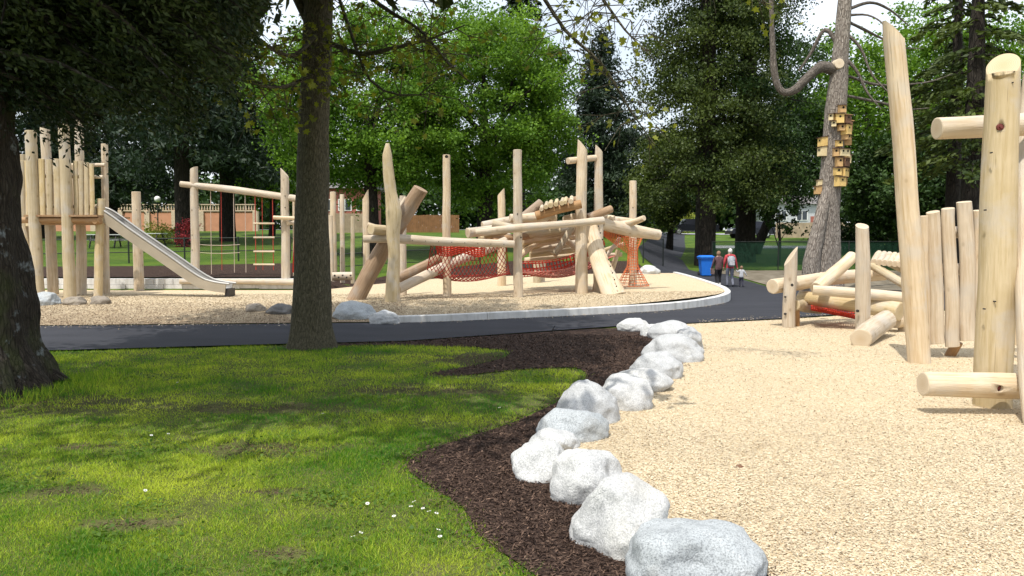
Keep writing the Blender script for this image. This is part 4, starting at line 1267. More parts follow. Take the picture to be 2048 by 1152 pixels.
boulder(1414, 1185, 275, 168, 'rock_blue', 'nearest blue grey boulder at the bottom edge of the picture', BG, seed=3, kz=.85)
boulder(1254, 1116, 205, 168, 'rock_white', 'large pale speckled boulder next to the nearest blue grey one', BG, seed=11, kz=.95)
boulder(1172, 1012, 152, 118, 'rock_white', 'white boulder with a sheer left side behind the largest pale one', BG, seed=5)
boulder(1086, 966, 120, 86, 'rock_white', 'rounded cream boulder sticking out furthest left into the mulch', BG, seed=23)
boulder(1110, 906, 92, 50, 'rock_white', 'small pale boulder between the cream one and the low grey blue one', BG, seed=8)
boulder(1148, 888, 130, 76, 'rock_blue', 'low grey blue boulder leaning on the tall domed one', BG, seed=31)
boulder(1182, 852, 122, 92, 'rock_grey', 'tall domed light grey boulder in the middle of the row', BG, seed=14)
boulder(1258, 824, 112, 76, 'rock_white', 'bright white boulder right of the tall domed grey one', BG, seed=17)
boulder(1290, 788, 116, 54, 'rock_white', 'flat bright white boulder behind the other bright white one', BG, seed=41)
boulder(1322, 762, 94, 60, 'rock_grey', 'grey boulder behind the flat white one', BG, seed=27)
boulder(1356, 727, 112, 58, 'rock_grey', 'broad rough grey boulder at the bend of the row', BG, seed=33)
boulder(1384, 702, 60, 46, 'rock_grey', 'grey boulder half hidden behind the broad rough one on the chip side', BG, seed=35)
boulder(1352, 682, 92, 28, 'rock_grey', 'long low grey boulder second from the path', BG, seed=37)
boulder(1308, 674, 46, 26, 'rock_white', 'small pale boulder near the path end of the row', BG, seed=43)
boulder(1272, 664, 62, 20, 'rock_white', 'thin pale boulder lying beside the path at the far end of the row', BG, seed=47)
B2 = 'rocks at the edge of the far wood chips'
boulder(80, 611, 50, 26, 'rock_blue', 'grey rock at the foot of the leftmost tower posts', B2, play, seed=51)
boulder(141, 610, 42, 15, 'rock_brown', 'low brownish rock in front of the thick tower posts', B2, play, seed=53)
boulder(192, 609, 40, 12, 'rock_brown', 'flat brownish rock in front of the slide post', B2, play, seed=55)
boulder(506, 623, 36, 17, 'rock_brown', 'small pointed brownish rock in front of the slide end', B2, play, seed=57)
boulder(556, 629, 50, 15, 'rock_dark', 'low dark rock just left of the near maple trunk', B2, play, seed=59)
boulder(700, 639, 84, 27, 'rock_blue', 'blue grey flat rock just right of the near maple trunk', B2, play, seed=61)
boulder(763, 648, 62, 24, 'rock_grey', 'pale grey rock at the start of the concrete kerb', B2, play, seed=63)
boulder(1301, 548, 42, 14, 'rock_white', 'white low rock on top of the chip mound behind the orange net', B2, play, seed=65)

# ================================================================== PLAY STRUCTURES
def net(parent, surf, nu, nv, r, mat, diag=False, su=24, label=None, name='rope_net'):
    mb = MB()
    def line(f):
        pts = [f(i / su) for i in range(su + 1)]
        mb.tube(pts, [r] * len(pts), 3, 0, cap0=False, cap1=False)
    if not diag:
        for i in range(nu + 1): line(lambda t: surf(i / nu, t))
        for j in range(nv + 1): line(lambda t: surf(t, j / nv))
    else:
        k = nu
        for i in range(-nv, nu + 1):
            for sg in (1, -1):
                u0 = i / nu
                def f(t, u0=u0, sg=sg):
                    u = u0 + t * nv / nu
                    if sg < 0: u = 1 - u
                    return surf(min(1, max(0, u)), t)
                line(f)
        line(lambda t: surf(t, 0)); line(lambda t: surf(t, 1))
    o = mb.build(name, M[mat], parent)
    if label: o['label'] = label
    return o

# ---- log tower with slide
twp = G(128, 597, play)
tower = thing('play_tower', twp, 'tall log play tower with slatted walls and a steel slide at the left', 'play tower')
TD = twp.y + .15
FT = lambda px, py, w, base, **k: None
def tpost(bx, by, tx, ty, w0, w1, dd=0.0, mat='log_ochre', **k):
    d = TD + dd
    p0 = W(bx, by, d); p0.z = play(p0.x, p0.y) - .15
    return log(tower, [p0, W((bx + tx) / 2, (by + ty) / 2, d), W(tx, ty, d)], [w0 / 2 * d / FPX, (w0 + w1) / 4 * d / FPX, w1 / 2 * d / FPX], name='post', mat=mat, **k)
tpost(77, 590, 61, 262, 23, 21)
tpost(140, 597, 128, 250, 23, 20)
tpost(107, 592, 90, 255, 20, 18, 1.7, mat='log')
tpost(163, 592, 158, 240, 20, 16, 1.6, mat='log')
tpost(195, 598, 203, 398, 17, 15, .3)
tpost(212, 585, 209, 288, 14, 13, 2.2, mat='log')
tpost(50, 592, 45, 310, 20, 18, 1.0)
zdeck = W(130, 434, TD).z
def P3(px, z, dd): 
    p = W(px, 434, TD + dd); return Vector((p.x, p.y, z))
# deck boards and bearers
xa, xb = W(52, 434, TD).x, W(198, 434, TD).x
for i in range(9):
    mb = MB(); yy = TD - .12 + (i + .5) * .215
    mb.box(((xa + xb) / 2, yy, zdeck + .03), (xb - xa, .20, .05), 0); o = mb.build('deck_board', M['log_brown'], tower)
for dd in (.0, 1.55):
    log(tower, [P3(40, zdeck - .09, dd + .02), P3(200, zdeck - .09, dd + .02)], .085, name='bearer', mat='log_brown')
for k in range(3):
    p = P3(75 + k * 58, zdeck - .1, 0)
    log(tower, [p + Vector((0, -.05, -.03)), p + Vector((0, 1.75, -.03))], .07, name='bearer', mat='log_brown')
for px, top, w in ((83, 318, 13), (98, 320, 13), (114, 318, 15)):
    log(tower, [W(px + 2, 431, TD + .04), W(px, top, TD + .04)], w / 2 * TD / FPX, name='slat', mat='log_ochre', squash=.6, n=10)
for px, top, w in ((151, 322, 10), (162, 323, 10), (173, 325, 10), (183, 328, 9)):
    log(tower, [W(px + 1, 431, TD + .12), W(px, top, TD + .12)], w / 2 * TD / FPX, name='slat', mat='log_ochre', squash=.6, n=10)
for px in (46, 60): 
    log(tower, [W(px, 452, TD + .5), W(px - 2, 322, TD + .5)], 9 * TD / FPX, name='slat', mat='log_ochre', squash=.6, n=10)
for k in range(7):
    px = 72 + k * 18
    log(tower, [W(px, 425, TD + 1.75), W(px, 330, TD + 1.75)], 6 * TD / FPX, name='slat', mat='log', squash=.6, n=8)
for zpx in (352, 412):
    log(tower, [W(62, zpx, TD + .16), W(206, zpx + 2, TD + .3)], .05, name='rail', mat='log')
log(tower, [W(58, 330, TD + 1.9), W(210, 330, TD + 1.9)], .055, name='rail', mat='log')
log(tower, [W(45, 455, TD + .4), W(62, 540, TD + .1)], .10, name='brace', mat='log_ochre')
# slide: bed, two side walls, top lips
S0, S1, S2, S3 = W(201, 428, TD + .55), W(398, 566, TD + .7), W(428, 583, TD + .7), W(458, 586, TD + .7)
z_end = play(S3.x, S3.y) + .22
S3.z = z_end; S2.z = z_end + .06; S1.z = max(S1.z, z_end + .22)
spts, _ = curve_pts([S0 + Vector((-.55, 0, .06)), S0, S0.lerp(S1, .33), S0.lerp(S1, .66), S1, S2, S3], .15)
slide = None
def slide_part(name, prof, mat, par):
    mb = MB(); n = len(prof)
    vs = []
    for i, p in enumerate(spts):
        t = (spts[min(i + 1, len(spts) - 1)] - spts[max(0, i - 1)]).normalized()
        nz_ = Vector((-t.z, 0, t.x)).normalized()
        if nz_.z < 0: nz_ = -nz_
        for a, b in prof: vs.append(p + Vector((0, a, 0)) + nz_ * b)
    fs = [(i * n + j, (i + 1) * n + j, (i + 1) * n + (j + 1) % n, i * n + (j + 1) % n) for i in range(len(spts) - 1) for j in range(n)]
    fs += [tuple(range(n)), tuple((len(spts) - 1) * n + j for j in reversed(range(n)))]
    mb.add(vs, fs, 0)
    return mb.build(name, M[mat], par)
slide = slide_part('slide', [(-.26, 0), (.26, 0), (.26, .025), (-.26, .025)], 'steel', tower)
slide['label'] = 'straight stainless steel slide with side walls'
for s in (-1, 1):
    slide_part('side_wall', [(s * .262, -.10), (s * .302, -.10), (s * .302, .15), (s * .262, .15)], 'steel_side' if s < 0 else 'steel', slide)
    mb = MB()
    mb.tube([p + Vector((0, s * .282, 0)) + Vector((.11, 0, .15)) for p in spts], [.032] * len(spts), 8, 0)
    mb.build('lip_rail', M['steel'], slide)
mb = MB(); mb.box((S3.x + .03, S3.y, z_end - .12), (.12, .5, .26), 0); mb.build('end_support', M['iron'], slide)

# ---- single chewed post
o, d = ppost(None, (278, 582), (272, 384), (20, 17), name='log_post', mid=((275, 490),), rough=.10)
tag(o, 'lone pale log post with ragged top standing right behind the slide', 'post')
for py in (420, 455, 520, 560):
    bolt(o, W(276 + (py % 7) - 3, py, d - .125 * 1.0), .02)

# ---- rope frame
fp, FD = None, None
fb = G(390, 572, play)
frame = thing('rope_climbing_frame', fb, 'log frame with hanging ropes and a rope ladder, right of the slide', 'climbing frame')
FD = 26.2
def fl(pp, w, **k): return plog(frame, [(a, b, FD + c) for a, b, c in pp], w, **k)
def fpost(bx, tx, ty, w0, w1, dd=0, **k):
    p0 = W(bx, 560, FD + dd); p0.z = play(p0.x, p0.y) - .15
    return log(frame, [p0, W(tx, ty, FD + dd)], [w0 / 2 * FD / FPX, w1 / 2 * FD / FPX], name='post', **k)
po = fpost(391, 388, 336, 18, 15, cut1=((1, 0, 0), .4))
p2 = fpost(572, 569, 345, 18, 16, cut1=((-1, 0, 0), 1.2))
p3 = fpost(591, 590, 396, 11, 10, .6)
for py in (420, 470, 500, 530): bolt(po, W(384, py, FD - .13), .018)
for py in (392, 415, 534): bolt(p2, W(570, py, FD - .14), .02)
fl([(361, 368, -.05), (470, 380, .0), (597, 398, .05)], [12, 14, 14], name='beam')
fl([(547, 435, -.25), (600, 437, -.2)], 8, name='rail')
fl([(576, 446, -.2), (598, 446, .4)], 8, name='rail')
fl([(360, 563, -.3), (480, 563, -.3), (606, 565, -.3)], [10, 11, 11], name='sill_log')
def rope(par, a, b, r=.011, mat='rope_pale', name='rope', sag=0):
    a, b = Vector(a), Vector(b)
    mb = MB(); n = 8 if sag else 1
    pts = [a.lerp(b, i / n) - Vector((0, 0, sag * 4 * (i / n) * (1 - i / n))) for i in range(n + 1)]
    mb.tube(pts, [r] * len(pts), 5, 0)
    return mb.build(name, M[mat], par)
for px, yb, mt in ((421, 548, 'rope_pale'), (442, 540, 'rope_dark'), (467, 545, 'rope_pale'), (490, 545, 'rope_pale'), (524, 540, 'rope_dark')):
    yt = np.interp(px, [361, 597], [370, 400])
    rope(frame, W(px, yt, FD), W(px + 2, yb, FD + .1), .011, mt)
for px in (510, 545):
    rope(frame, W(px, np.interp(px, [361, 597], [372, 400]), FD), W(px + 2, 540, FD), .014, 'rope_dark')
for py in (447, 475, 503, 529): 
    fl([(507, py, -.02), (549, py, -.02)], 3.4, name='rung', n=8, rough=.02, wob=0)
for py in (489, 505): rope(frame, W(398, py, FD), W(480, py, FD), .009, 'rope_pale', sag=.03)
rope(frame, W(591, 450, FD + .3), W(586, 545, FD + .3), .03, 'rope_red')

# ---- slim palisade posts right of the near trunk
for (bx, by, tx, ty, w, lab) in ((664, 562, 661, 431, 9, 'short slim log post close to the near maple trunk'),
                                 (685, 560, 684, 389, 9, 'tallest slim rounded log post of the small row'),
                                 (706, 561, 705, 433, 8, 'short slim ochre log post, third of the small row'),
                                 (668, 556, 666, 384, 12, 'pale thick log post half hidden behind the near maple trunk'),
                                 (733, 557, 731, 390, 13, 'log post with steep slanted top beside the log climber')):
    o, d = ppost(None, (bx, by), (tx, ty), (w + 1, w), name='log_post', n=12, cut1=(((1, 0, 0), 1.8) if bx == 733 else None), mat='log_ochre' if bx in (706,) else 'log')
    tag(o, lab, 'post', 'slim log posts')
    d0 = d
o = log(None, [W(664, 553, 28.0), W(704, 552, 28.2)], .15, name='log_bench', mat='log')
tag(o, 'low log with drilled holes lying between the slim posts', 'log')
for k in range(5): bolt(o, W(669 + k * 8, 551 + (k % 2) * 4, 27.86), .035)

# ---- central log climber
cb = G(1000, 592, play)
climb = thing('log_climber', cb, 'large central climber of jumbled peeled logs, posts and red rope nets', 'climbing frame')
def cpost(base, top, w, **k): return ppost(climb, base, top, w, **k)
c1, cd1 = cpost((785, 604), (775, 287), (28, 26, 24, 25, 31, 24, 21, 19, 8), mid=((786, 565), (787, 520), (786, 470), (789, 425), (782, 385), (777, 345), (774, 310)), mat='log_ochre', rough=.16, step=.12)
c2, cd2 = cpost((894, 593), (893, 310), (17, 16, 15), mid=((893, 450),), mat='log')
c3, cd3 = cpost((1036, 595), (1035, 300), (19, 18, 17), mid=((1036, 450),))
c4_, cd4 = cpost((1163, 587), (1165, 290), (25, 23, 20), mid=((1162, 440),), cut1=((-1, 0, 0), 1.1))
c5, cd5 = cpost((1197, 584), (1198, 297), (20, 19, 15), mid=((1197, 440),), cut1=((-1, 0, 0), 1.0))
c6, cd6 = cpost((1266, 574), (1266, 362), (16, 14), mat='log')
c7, cd7 = cpost((1004, 572), (1002, 384), (17, 14), cut1=((1, 0, 0), 1.0))
cpost((1074, 566), (1075, 465), (16, 15), mat='log_ochre')
cpost((806, 590), (806, 392), (15, 13))
cpost((1085, 564), (1090, 420), (10, 9))
for p, q, o, d, r in ((1035, 428, c3, cd3, .022), (1040, 454, c3, cd3, .022), (1042, 475, c3, cd3, .022), (788, 478, c1, cd1, .022), (1166, 405, c4_, cd4, .022), (1266, 415, c6, cd6, .018), (1195, 440, c5, cd5, .018)):
    bolt(o, W(p, q, d - .13), r)
mb = MB(); cc = W(893, 318, cd2 - .105)
mb.tube([cc + Vector((0, .02, .07)), cc + Vector((0, -.004, .07))], [.05, .045], 10, 0)
mb.build('knot_hole', M['hole'], c2)
def cl(pp, w, **k): return plog(climb, pp, w, **k)
# leaning log in a darker brown, its pale cut top, and the strip behind
cl([(708, 606, 21.6), (770, 492, 21.6), (842, 378, 21.3)], [36, 33, 30], mat='log_grey_brown', label='dark brown leaning log', cut1=((1, 0, 0), .12), rough=.09)
cl([(702, 596, 22.1), (742, 522, 22.1), (758, 500, 22.1)], [14, 12, 8], mat='log_grey_brown')
cl([(800, 420, 22.3), (812, 395, 22.3)], [13, 8])
# left rails
cl([(727, 478, 21.3), (800, 478, 21.4), (900, 484, 21.7), (1028, 488, 22.0)], [15, 19, 18, 15])
cl([(742, 459, 21.0), (782, 462, 21.5)], [22, 20], mat='log_ochre')
cl([(735, 450, 22.4), (800, 470, 22.6)], [12, 12])
cl([(797, 556, 22.4), (885, 514, 23.4)], [19, 18], mat='log_grey_brown')
cl([(797, 578, 22.0), (890, 533, 23.0), (1012, 482, 24.0)], [20, 20, 18], mat='log')
# main beam and cross bar
cl([(953, 465, 22.1), (1036, 456, 22.0), (1110, 450, 22.8), (1206, 441, 23.6)], [14, 17, 15, 15])
cl([(1136, 322, 23.6), (1198, 315, 24.4)], [13, 12])
# jumbled logs left of the third post
cl([(935, 466, 23.6), (1002, 458, 24.2)], [20, 19])
cl([(965, 452, 24.2), (1035, 440, 24.5), (1112, 428, 24.2)], [18, 21, 20])
cl([(985, 448, 23.3), (1034, 458, 23.3)], [17, 17], mat='log_ochre')
cl([(960, 478, 24.4), (1010, 462, 24.9)], [14, 16], mat='log_ochre')
cl([(985, 482, 24.0), (1060, 470, 25.2)], [14, 16], mat='log_brown')
cl([(1042, 440, 24.6), (1082, 405, 24.9)], [20, 17], mat='log_grey_brown')
cl([(1020, 436, 23.6), (1112, 436, 23.9)], [16, 19])
# little roof: rafters and round logs laid over it
cl([(1072, 432, 23.4), (1120, 418, 23.4), (1162, 408, 23.4)], [18, 18, 18], mat='log_brown')
cl([(1072, 424, 25.2), (1160, 398, 25.2)], [16, 16], mat='log_brown')
for i in range(7):
    t_ = i / 6 + random.uniform(-.03, .03)
    px, py = 1082 + t_ * 60, 418 - t_ * 15 - 2.5 * math.sin(t_ * math.pi) + random.uniform(-1, 1)
    cl([(px, py, 23.15), (px + 2, py - 8, 25.6)], [random.uniform(7.5, 11), 8], n=10, name='roof_log', mat=random.choice(['log', 'log_ochre']))
cl([(1098, 452, 23.8), (1100, 424, 23.8)], [11, 10], mat='log_brown')
cl([(1132, 440, 24.4), (1160, 434, 24.0)], [20, 20])
# yellow sheltered pile under the beam
for a, b, dd, w in (((1042, 470), (1120, 462), 25.0, 15), ((1045, 484), (1112, 476), 25.6, 14), ((1038, 500), (1100, 486), 26.0, 14), ((1060, 510), (1150, 500), 26.4, 12), ((1108, 510), (1150, 448), 25.0, 13), ((1090, 478), (1150, 466), 26.8, 10), ((1090, 490), (1160, 484), 26.9, 9), ((1095, 500), (1170, 498), 27, 9)):
    cl([(a[0], a[1], dd), (b[0], b[1], dd + .4)], [w, w], mat='log_ochre', n=10)
for a, b, dd, w in (((1046, 478), (1168, 458), 25.3, 19), ((1044, 492), (1160, 470), 25.8, 17), ((1050, 522), (1158, 508), 26.6, 14), ((1062, 500), (1176, 482), 26.2, 15), ((1040, 512), (1098, 462), 25.5, 13), ((1120, 470), (1180, 520), 25.9, 12), ((1010, 470), (1060, 494), 25.4, 14)):
    cl([(a[0], a[1], dd), (b[0], b[1], dd + .5)], [w, w * .92], mat=random.choice(['log_ochre', 'log', 'log']), n=10)
# right hand side
cl([(1175, 436, 24.0), (1222, 418, 24.4)], [17, 15], mat='log_grey_brown')
cl([(1190, 434, 24.9), (1228, 438, 24.6)], [16, 14])
cl([(1203, 447, 24.5), (1260, 460, 25.0), (1318, 470, 25.4)], [24, 27, 20], label='thick grey horizontal log above the orange net', mat='log', rough=.1)
cl([(1208, 438, 25.2), (1262, 444, 25.6)], [16, 15])
cl([(1226, 449, 25.0), (1262, 446, 24.8), (1288, 436, 24.4)], [12, 13, 11])
cl([(1210, 500, 26), (1248, 488, 26)], [9, 9], mat='log_ochre'); cl([(1214, 510, 26), (1244, 509, 26)], [9, 9])
cl([(1206, 520, 25.5), (1240, 476, 25.8)], [8, 8])
cl([(1222, 545, 26), (1236, 500, 26)], [11, 10], mat='log_ochre')
# flared brown post foot, its shade put into the colour, and the broad pale leaning slab with its line of holds
cl([(1201, 588, 24.9), (1199, 560, 24.9), (1198, 515, 25)], [38, 25, 18], mat='log_brown')
slab = cl([(1180, 452, 24.1), (1200, 522, 23.6), (1229, 592, 23.1)], [32, 40, 52], label='broad pale leaning half log with a line of bolts', squash=.45, squash_dir=(.2, -.95, .3), rough=.05)
for k in range(10):
    t_ = k / 9
    bolt(slab, W(1197 + t_ * 36, 452 + t_ * 120, 23.98 - t_ * 1.05), .022, (0, -.9, .4))
for k in range(9):
    o = W(800 + k * 26, 476 + k * 1.2, 21.3 + k * .07); bolt(climb.children[0], o + Vector((0, -.12, -.05)), .014)
# red nets
A0, A1, A2, A3 = W(862, 492, 21.9), W(1012, 488, 22.6), W(1022, 552, 24.2), W(846, 556, 23.4)
def surfA(u, v):
    p = A0.lerp(A1, u).lerp(A3.lerp(A2, u), v)
    p.z -= .55 * math.sin(math.pi * v) * (.5 + .5 * math.sin(math.pi * u)) - .05
    return p
net(climb, surfA, 20, 9, .012, 'rope_dark', label='dark red rope net under the left rail', diag=True)
A4, A5 = W(872, 488, 21.75), W(968, 490, 22.1)
def surfA2(u, v):
    p = A4.lerp(A5, u); p.z -= .28 * v + .05 * math.sin(9 * u); p.y += .1 + .3 * v
    return p
net(climb, surfA2, 14, 5, .022, 'rope_red', label='orange red rope fringe under the left rail')
T0, T1 = W(1032, 538, 24.4), W(1208, 486, 24.9)
def surfB(u, v):
    p = T0.lerp(T1, u); p.z -= .25 * math.sin(math.pi * u)
    a = v * math.tau
    rr = .22 * (1.15 - .75 * u)
    return p + Vector((-.2 * rr * math.cos(a), math.sin(a) * rr, math.cos(a) * rr))
net(climb, surfB, 26, 8, .015, 'rope_red', label='bright red rope tunnel bridge')
H0, H1, H2, H3 = W(1030, 545, 23.6), W(1230, 512, 24.6), W(1230, 510, 26.2), W(1030, 540, 25.6)
def surfH(u, v):
    p = H0.lerp(H1, u).lerp(H3.lerp(H2, u), v)
    p.z -= .42 * math.sin(math.pi * u) * (.35 + .65 * math.sin(math.pi * v)) 
    return p
net(climb, surfH, 20, 7, .016, 'rope_pink', label='pale red hammock net hanging low', diag=True)
R0 = W(1266, 470, cd6)
zb = play(R0.x, R0.y)
def surfC(u, v):
    a = u * math.tau
    rr = np.interp(v, [0, .25, .6, 1], [.34, .16, .18, .55])
    z = np.interp(v, [0, 1], [R0.z - .05, zb + .04])
    return Vector((R0.x + math.cos(a) * rr, R0.y + math.sin(a) * rr * .9, z))
net(climb, surfC, 16, 18, .010, 'rope_orange', label='orange rope net gathered round the right post', su=18)
C0, C1 = W(1208, 462, 24.8), W(1268, 478, 25.1)
def surfC2(u, v):
    p = C0.lerp(C1, u); p.z -= v * (.15 + .45 * u) ; p.y += .15 * math.sin(3 * v)
    return p
net(climb, surfC2, 12, 8, .012, 'rope_orange', label='orange rope net under the thick grey log')

# ---- low log climber on the right
qb = G(1640, 650)
low = thing('low_log_climber', qb, 'low climber of crossed pale logs and a stepped ramp, before the snag', 'climbing frame')
chip = lambda x, y: terrain(x, y) + .02
q1, qd1 = ppost(low, (1578, 656), (1582, 512), (26, 25), chip, cut1=((1, 0, 0), 1.5), mid=())
q2, qd2 = ppost(low, (1727, 676), (1724, 452), (29, 28, 25), chip, cut1=((0, 1, 0), .5), mid=((1726, 560),))
def lo(pp, w, **k): return plog(low, pp, w, **k)
lo([(1592, 656, 16.35), (1591, 612, 16.35)], [15, 15], mat='log_brown')
lo([(1589, 610, 16.2), (1612, 612, 16.9), (1640, 618, 17.2)], [22, 26, 20], mat='log_ochre')
lo([(1545, 573, 16.2), (1600, 566, 16.7), (1660, 556, 17.2), (1768, 548, 17.6)], [30, 29, 28, 26], rough=.09)
lo([(1633, 577, 15.9), (1665, 550, 16.3), (1704, 514, 16.9)], [26, 26, 24])
lo([(1626, 580, 15.8), (1720, 587, 15.5), (1830, 598, 15.1)], [20, 22, 24])
lo([(1598, 588, 16.9), (1700, 598, 16.6), (1830, 610, 16.2)], [15, 19, 20], mat='log')
lo([(1600, 594, 16.9), (1660, 602, 16.2), (1740, 612, 15.6), (1800, 624, 15.1)], [22, 30, 34, 38], mat='log_ochre', rough=.14)
lo([(1722, 678, 13.15), (1746, 659, 13.9), (1772, 640, 14.7)], [42, 41, 39], label='short thick log lying on the chips, cut end facing out')
lo([(1686, 640, 18.0), (1712, 634, 18.4)], [14, 14], mat='log')
lo([(1790, 640, 15.3), (1840, 634, 15.5)], [34, 34])
lo([(1808, 664, 15.4), (1808, 620, 15.4)], [22, 22])
rampb = lo([(1742, 530, 16.6), (1782, 553, 16.1), (1826, 580, 15.6)], [16, 17, 17], mat='log_ochre')
lo([(1752, 512, 18.2), (1840, 556, 17.2)], [15, 15], mat='log_ochre')
for i in range(8):
    px, py, dd = 1748 + i * 10.5, 524 + i * 1.0, 16.5 - i * .12
    lo([(px, py, dd), (px + 10, py - 17, dd + 1.7)], [13, 13], n=10, name='ramp_log')
lo([(1640, 582, 17.6), (1645, 545, 17.6)], [10, 10])
for p, q, r, o, d in ((1584, 570, .034, q1, qd1), (1571, 594, .022, q1, qd1), (1571, 628, .026, q1, qd1), (1716, 622, .028, q2, qd2)):
    bolt(o, W(p, q, d - .125), r)
N0, N1, N2, N3 = W(1622, 611, 16.2), W(1712, 630, 15.6), W(1716, 622, 17.0), W(1622, 606, 17.4)
def surfN(u, v):
    p = N0.lerp(N1, u).lerp(N3.lerp(N2, u), v); p.z -= .12 * math.sin(math.pi * v); return p
net(low, surfN, 20, 10, .014, 'rope_red', label='red rope net under the low logs')

# ---- near gateway of tall logs
nb0 = G(1840, 727)
gate = thing('tall_log_frame', nb0, 'near tall log frame with slanted pole, upright slats and cross logs at the right edge', 'climbing frame')
g1, gd1 = ppost(gate, (1840, 728), (1787, 62), (43, 43, 42, 41, 38), chip, mid=((1815, 400),), n=28, step=.12, cut1=((-1, .2, 0), 1.15), rough=.05, wob=.006)
SDp = 11.75
for top, bot, w in (((1848, 432), (1852, 690), 18), ((1866, 424), (1875, 687), 29), ((1896, 417), (1905, 693), 28), ((1928, 404), (1936, 680), 32), ((1960, 421), (1967, 682), 30), ((2016, 430), (2024, 688), 29)):
    plog(gate, [(bot[0], bot[1], SDp), ((top[0] + bot[0]) / 2 + random.uniform(-2, 2), (top[1] + bot[1]) / 2, SDp), (top[0], top[1], SDp)], [w, w * .98, w * .9], name='slat', n=18, step=.12, squash=.75, rough=.07, cut1=((random.uniform(-.6, .6), .5, 0), .25))
for y0, y1 in ((466, 462), (540, 536)):
    plog(gate, [(1828, y0, SDp + .2), (2060, y1, SDp + .2)], [24, 24], name='rail', n=14)
plog(gate, [(1893, 724, SDp + .25), (1916, 684, SDp + .15)], [20, 20], name='brace', mat='log_brown')
plog(gate, [(2022, 716, SDp + .3), (2023, 680, SDp + .3)], [11, 11], name='brace', mat='log_brown')
# near post with an elliptical cut face
g2, gd2 = ppost(gate, (1984, 818), (2006, 132), (71, 70, 67, 62, 59), chip, mid=((1991, 640), (1997, 420), (2003, 240)), n=40, step=.08, cut1=((.62, .78, 0), 1.05), mat='log_ochre', rough=.03, wob=.004)
def recess(o, p, r, depth=.05):
    """bore a real countersunk hole and set a red brown bolt in it"""
    cut = MB(); cut.tube([p + Vector((0, -.1, 0)), p + Vector((0, depth, 0))], [r, r * .95], 20, 0)
    c = cut.build('cutter', M['log_end'], None)
    for q in (o, c):
        bm = bmesh.new(); bm.from_mesh(q.data)
        bmesh.ops.remove_doubles(bm, verts=bm.verts, dist=1e-5)
        bmesh.ops.recalc_face_normals(bm, faces=bm.faces)
        bm.to_mesh(q.data); bm.free()
    c.location = origin(o)*0 + wpos[gate.name]*0
    c.location = (0, 0, 0)
    o2 = o.modifiers.new('bore', 'BOOLEAN'); o2.object = c; o2.operation = 'DIFFERENCE'; o2.solver = 'EXACT'
    c.matrix_world  # world coordinates equal local ones
    bpy.context.view_layer.update()
    me = bpy.data.meshes.new_from_object(o.evaluated_get(bpy.context.evaluated_depsgraph_get()))
    o.modifiers.clear()
    old = o.data; o.data = me; bpy.data.meshes.remove(old)
    bpy.data.objects.remove(c)
    mb = MB()
    mb.tube([p + Vector((0, depth + .01, 0)), p + Vector((0, depth - .012, 0))], [r * .97, r * .93], 16, 0)
    mb.tube([p + Vector((0, depth - .0125, 0)), p + Vector((0, depth - .03, 0))], [r * .55, r * .5], 6, 0)
    mb.build('bolt', M['bolt_red'], o)
gtop = plog(gate, [(1874, 257, 8.75), (2000, 251, 8.75), (2140, 246, 8.75)], [43, 44, 46], name='cross_log', n=32, step=.1, rough=.03)
glow = plog(gate, [(1846, 768, 7.86), (1990, 771, 7.86), (2160, 775, 7.86)], [48, 52, 54], name='cross_log', n=32, step=.1, rough=.03)
recess(g2, W(2006, 253, gd2 - .17), .036)
recess(glow, W(2000, 777, 7.86 - .125), .034)
for px, py in ((1991, 603), (1972, 420), (1984, 305), (2026, 165), (1970, 618)):
    bolt(g2, W(px, py, gd2 - .170), .008)
g3 = plog(gate, [(2076, 900, 7.2), (2062, 690, 7.75), (2058, 420, 8.5), (2066, 240, 9.15), (2076, 135, 9.4)], [46, 50, 52, 52, 48], name='post', n=28, step=.12, rough=.05, cut1=((-1, 0, 0), -.8), mat='log')

# small things on the chips
pc = G(1480, 940)
mb = MB()
mb.tube([pc + Vector((-.03, 0, .018)), pc + Vector((-.015, .004, .02)), pc + Vector((.01, .008, .022)), pc + Vector((.03, .012, .02))], [.008, .018, .016, .006], 8, 0, rough=.5, seed=3)
tag(mb.build('pine_cone', M['house_brown']), 'small dark pine cone lying alone on the near wood chips', 'pine cone')
tw = G(1105, 668)
mb = MB(); mb.tube([tw + Vector((-.02, 0, -.03)), tw + Vector((0, 0, .08)), tw + Vector((.05, .02, .16))], [.012, .010, .004], 5, 0)
mb.tube([tw + Vector((0, 0, .08)), tw + Vector((.10, 0, .10))], [.007, .003], 4, 0)
tag(mb.build('twig', M['bark_far']), 'short dark twig standing in the mulch by the path', 'twig')

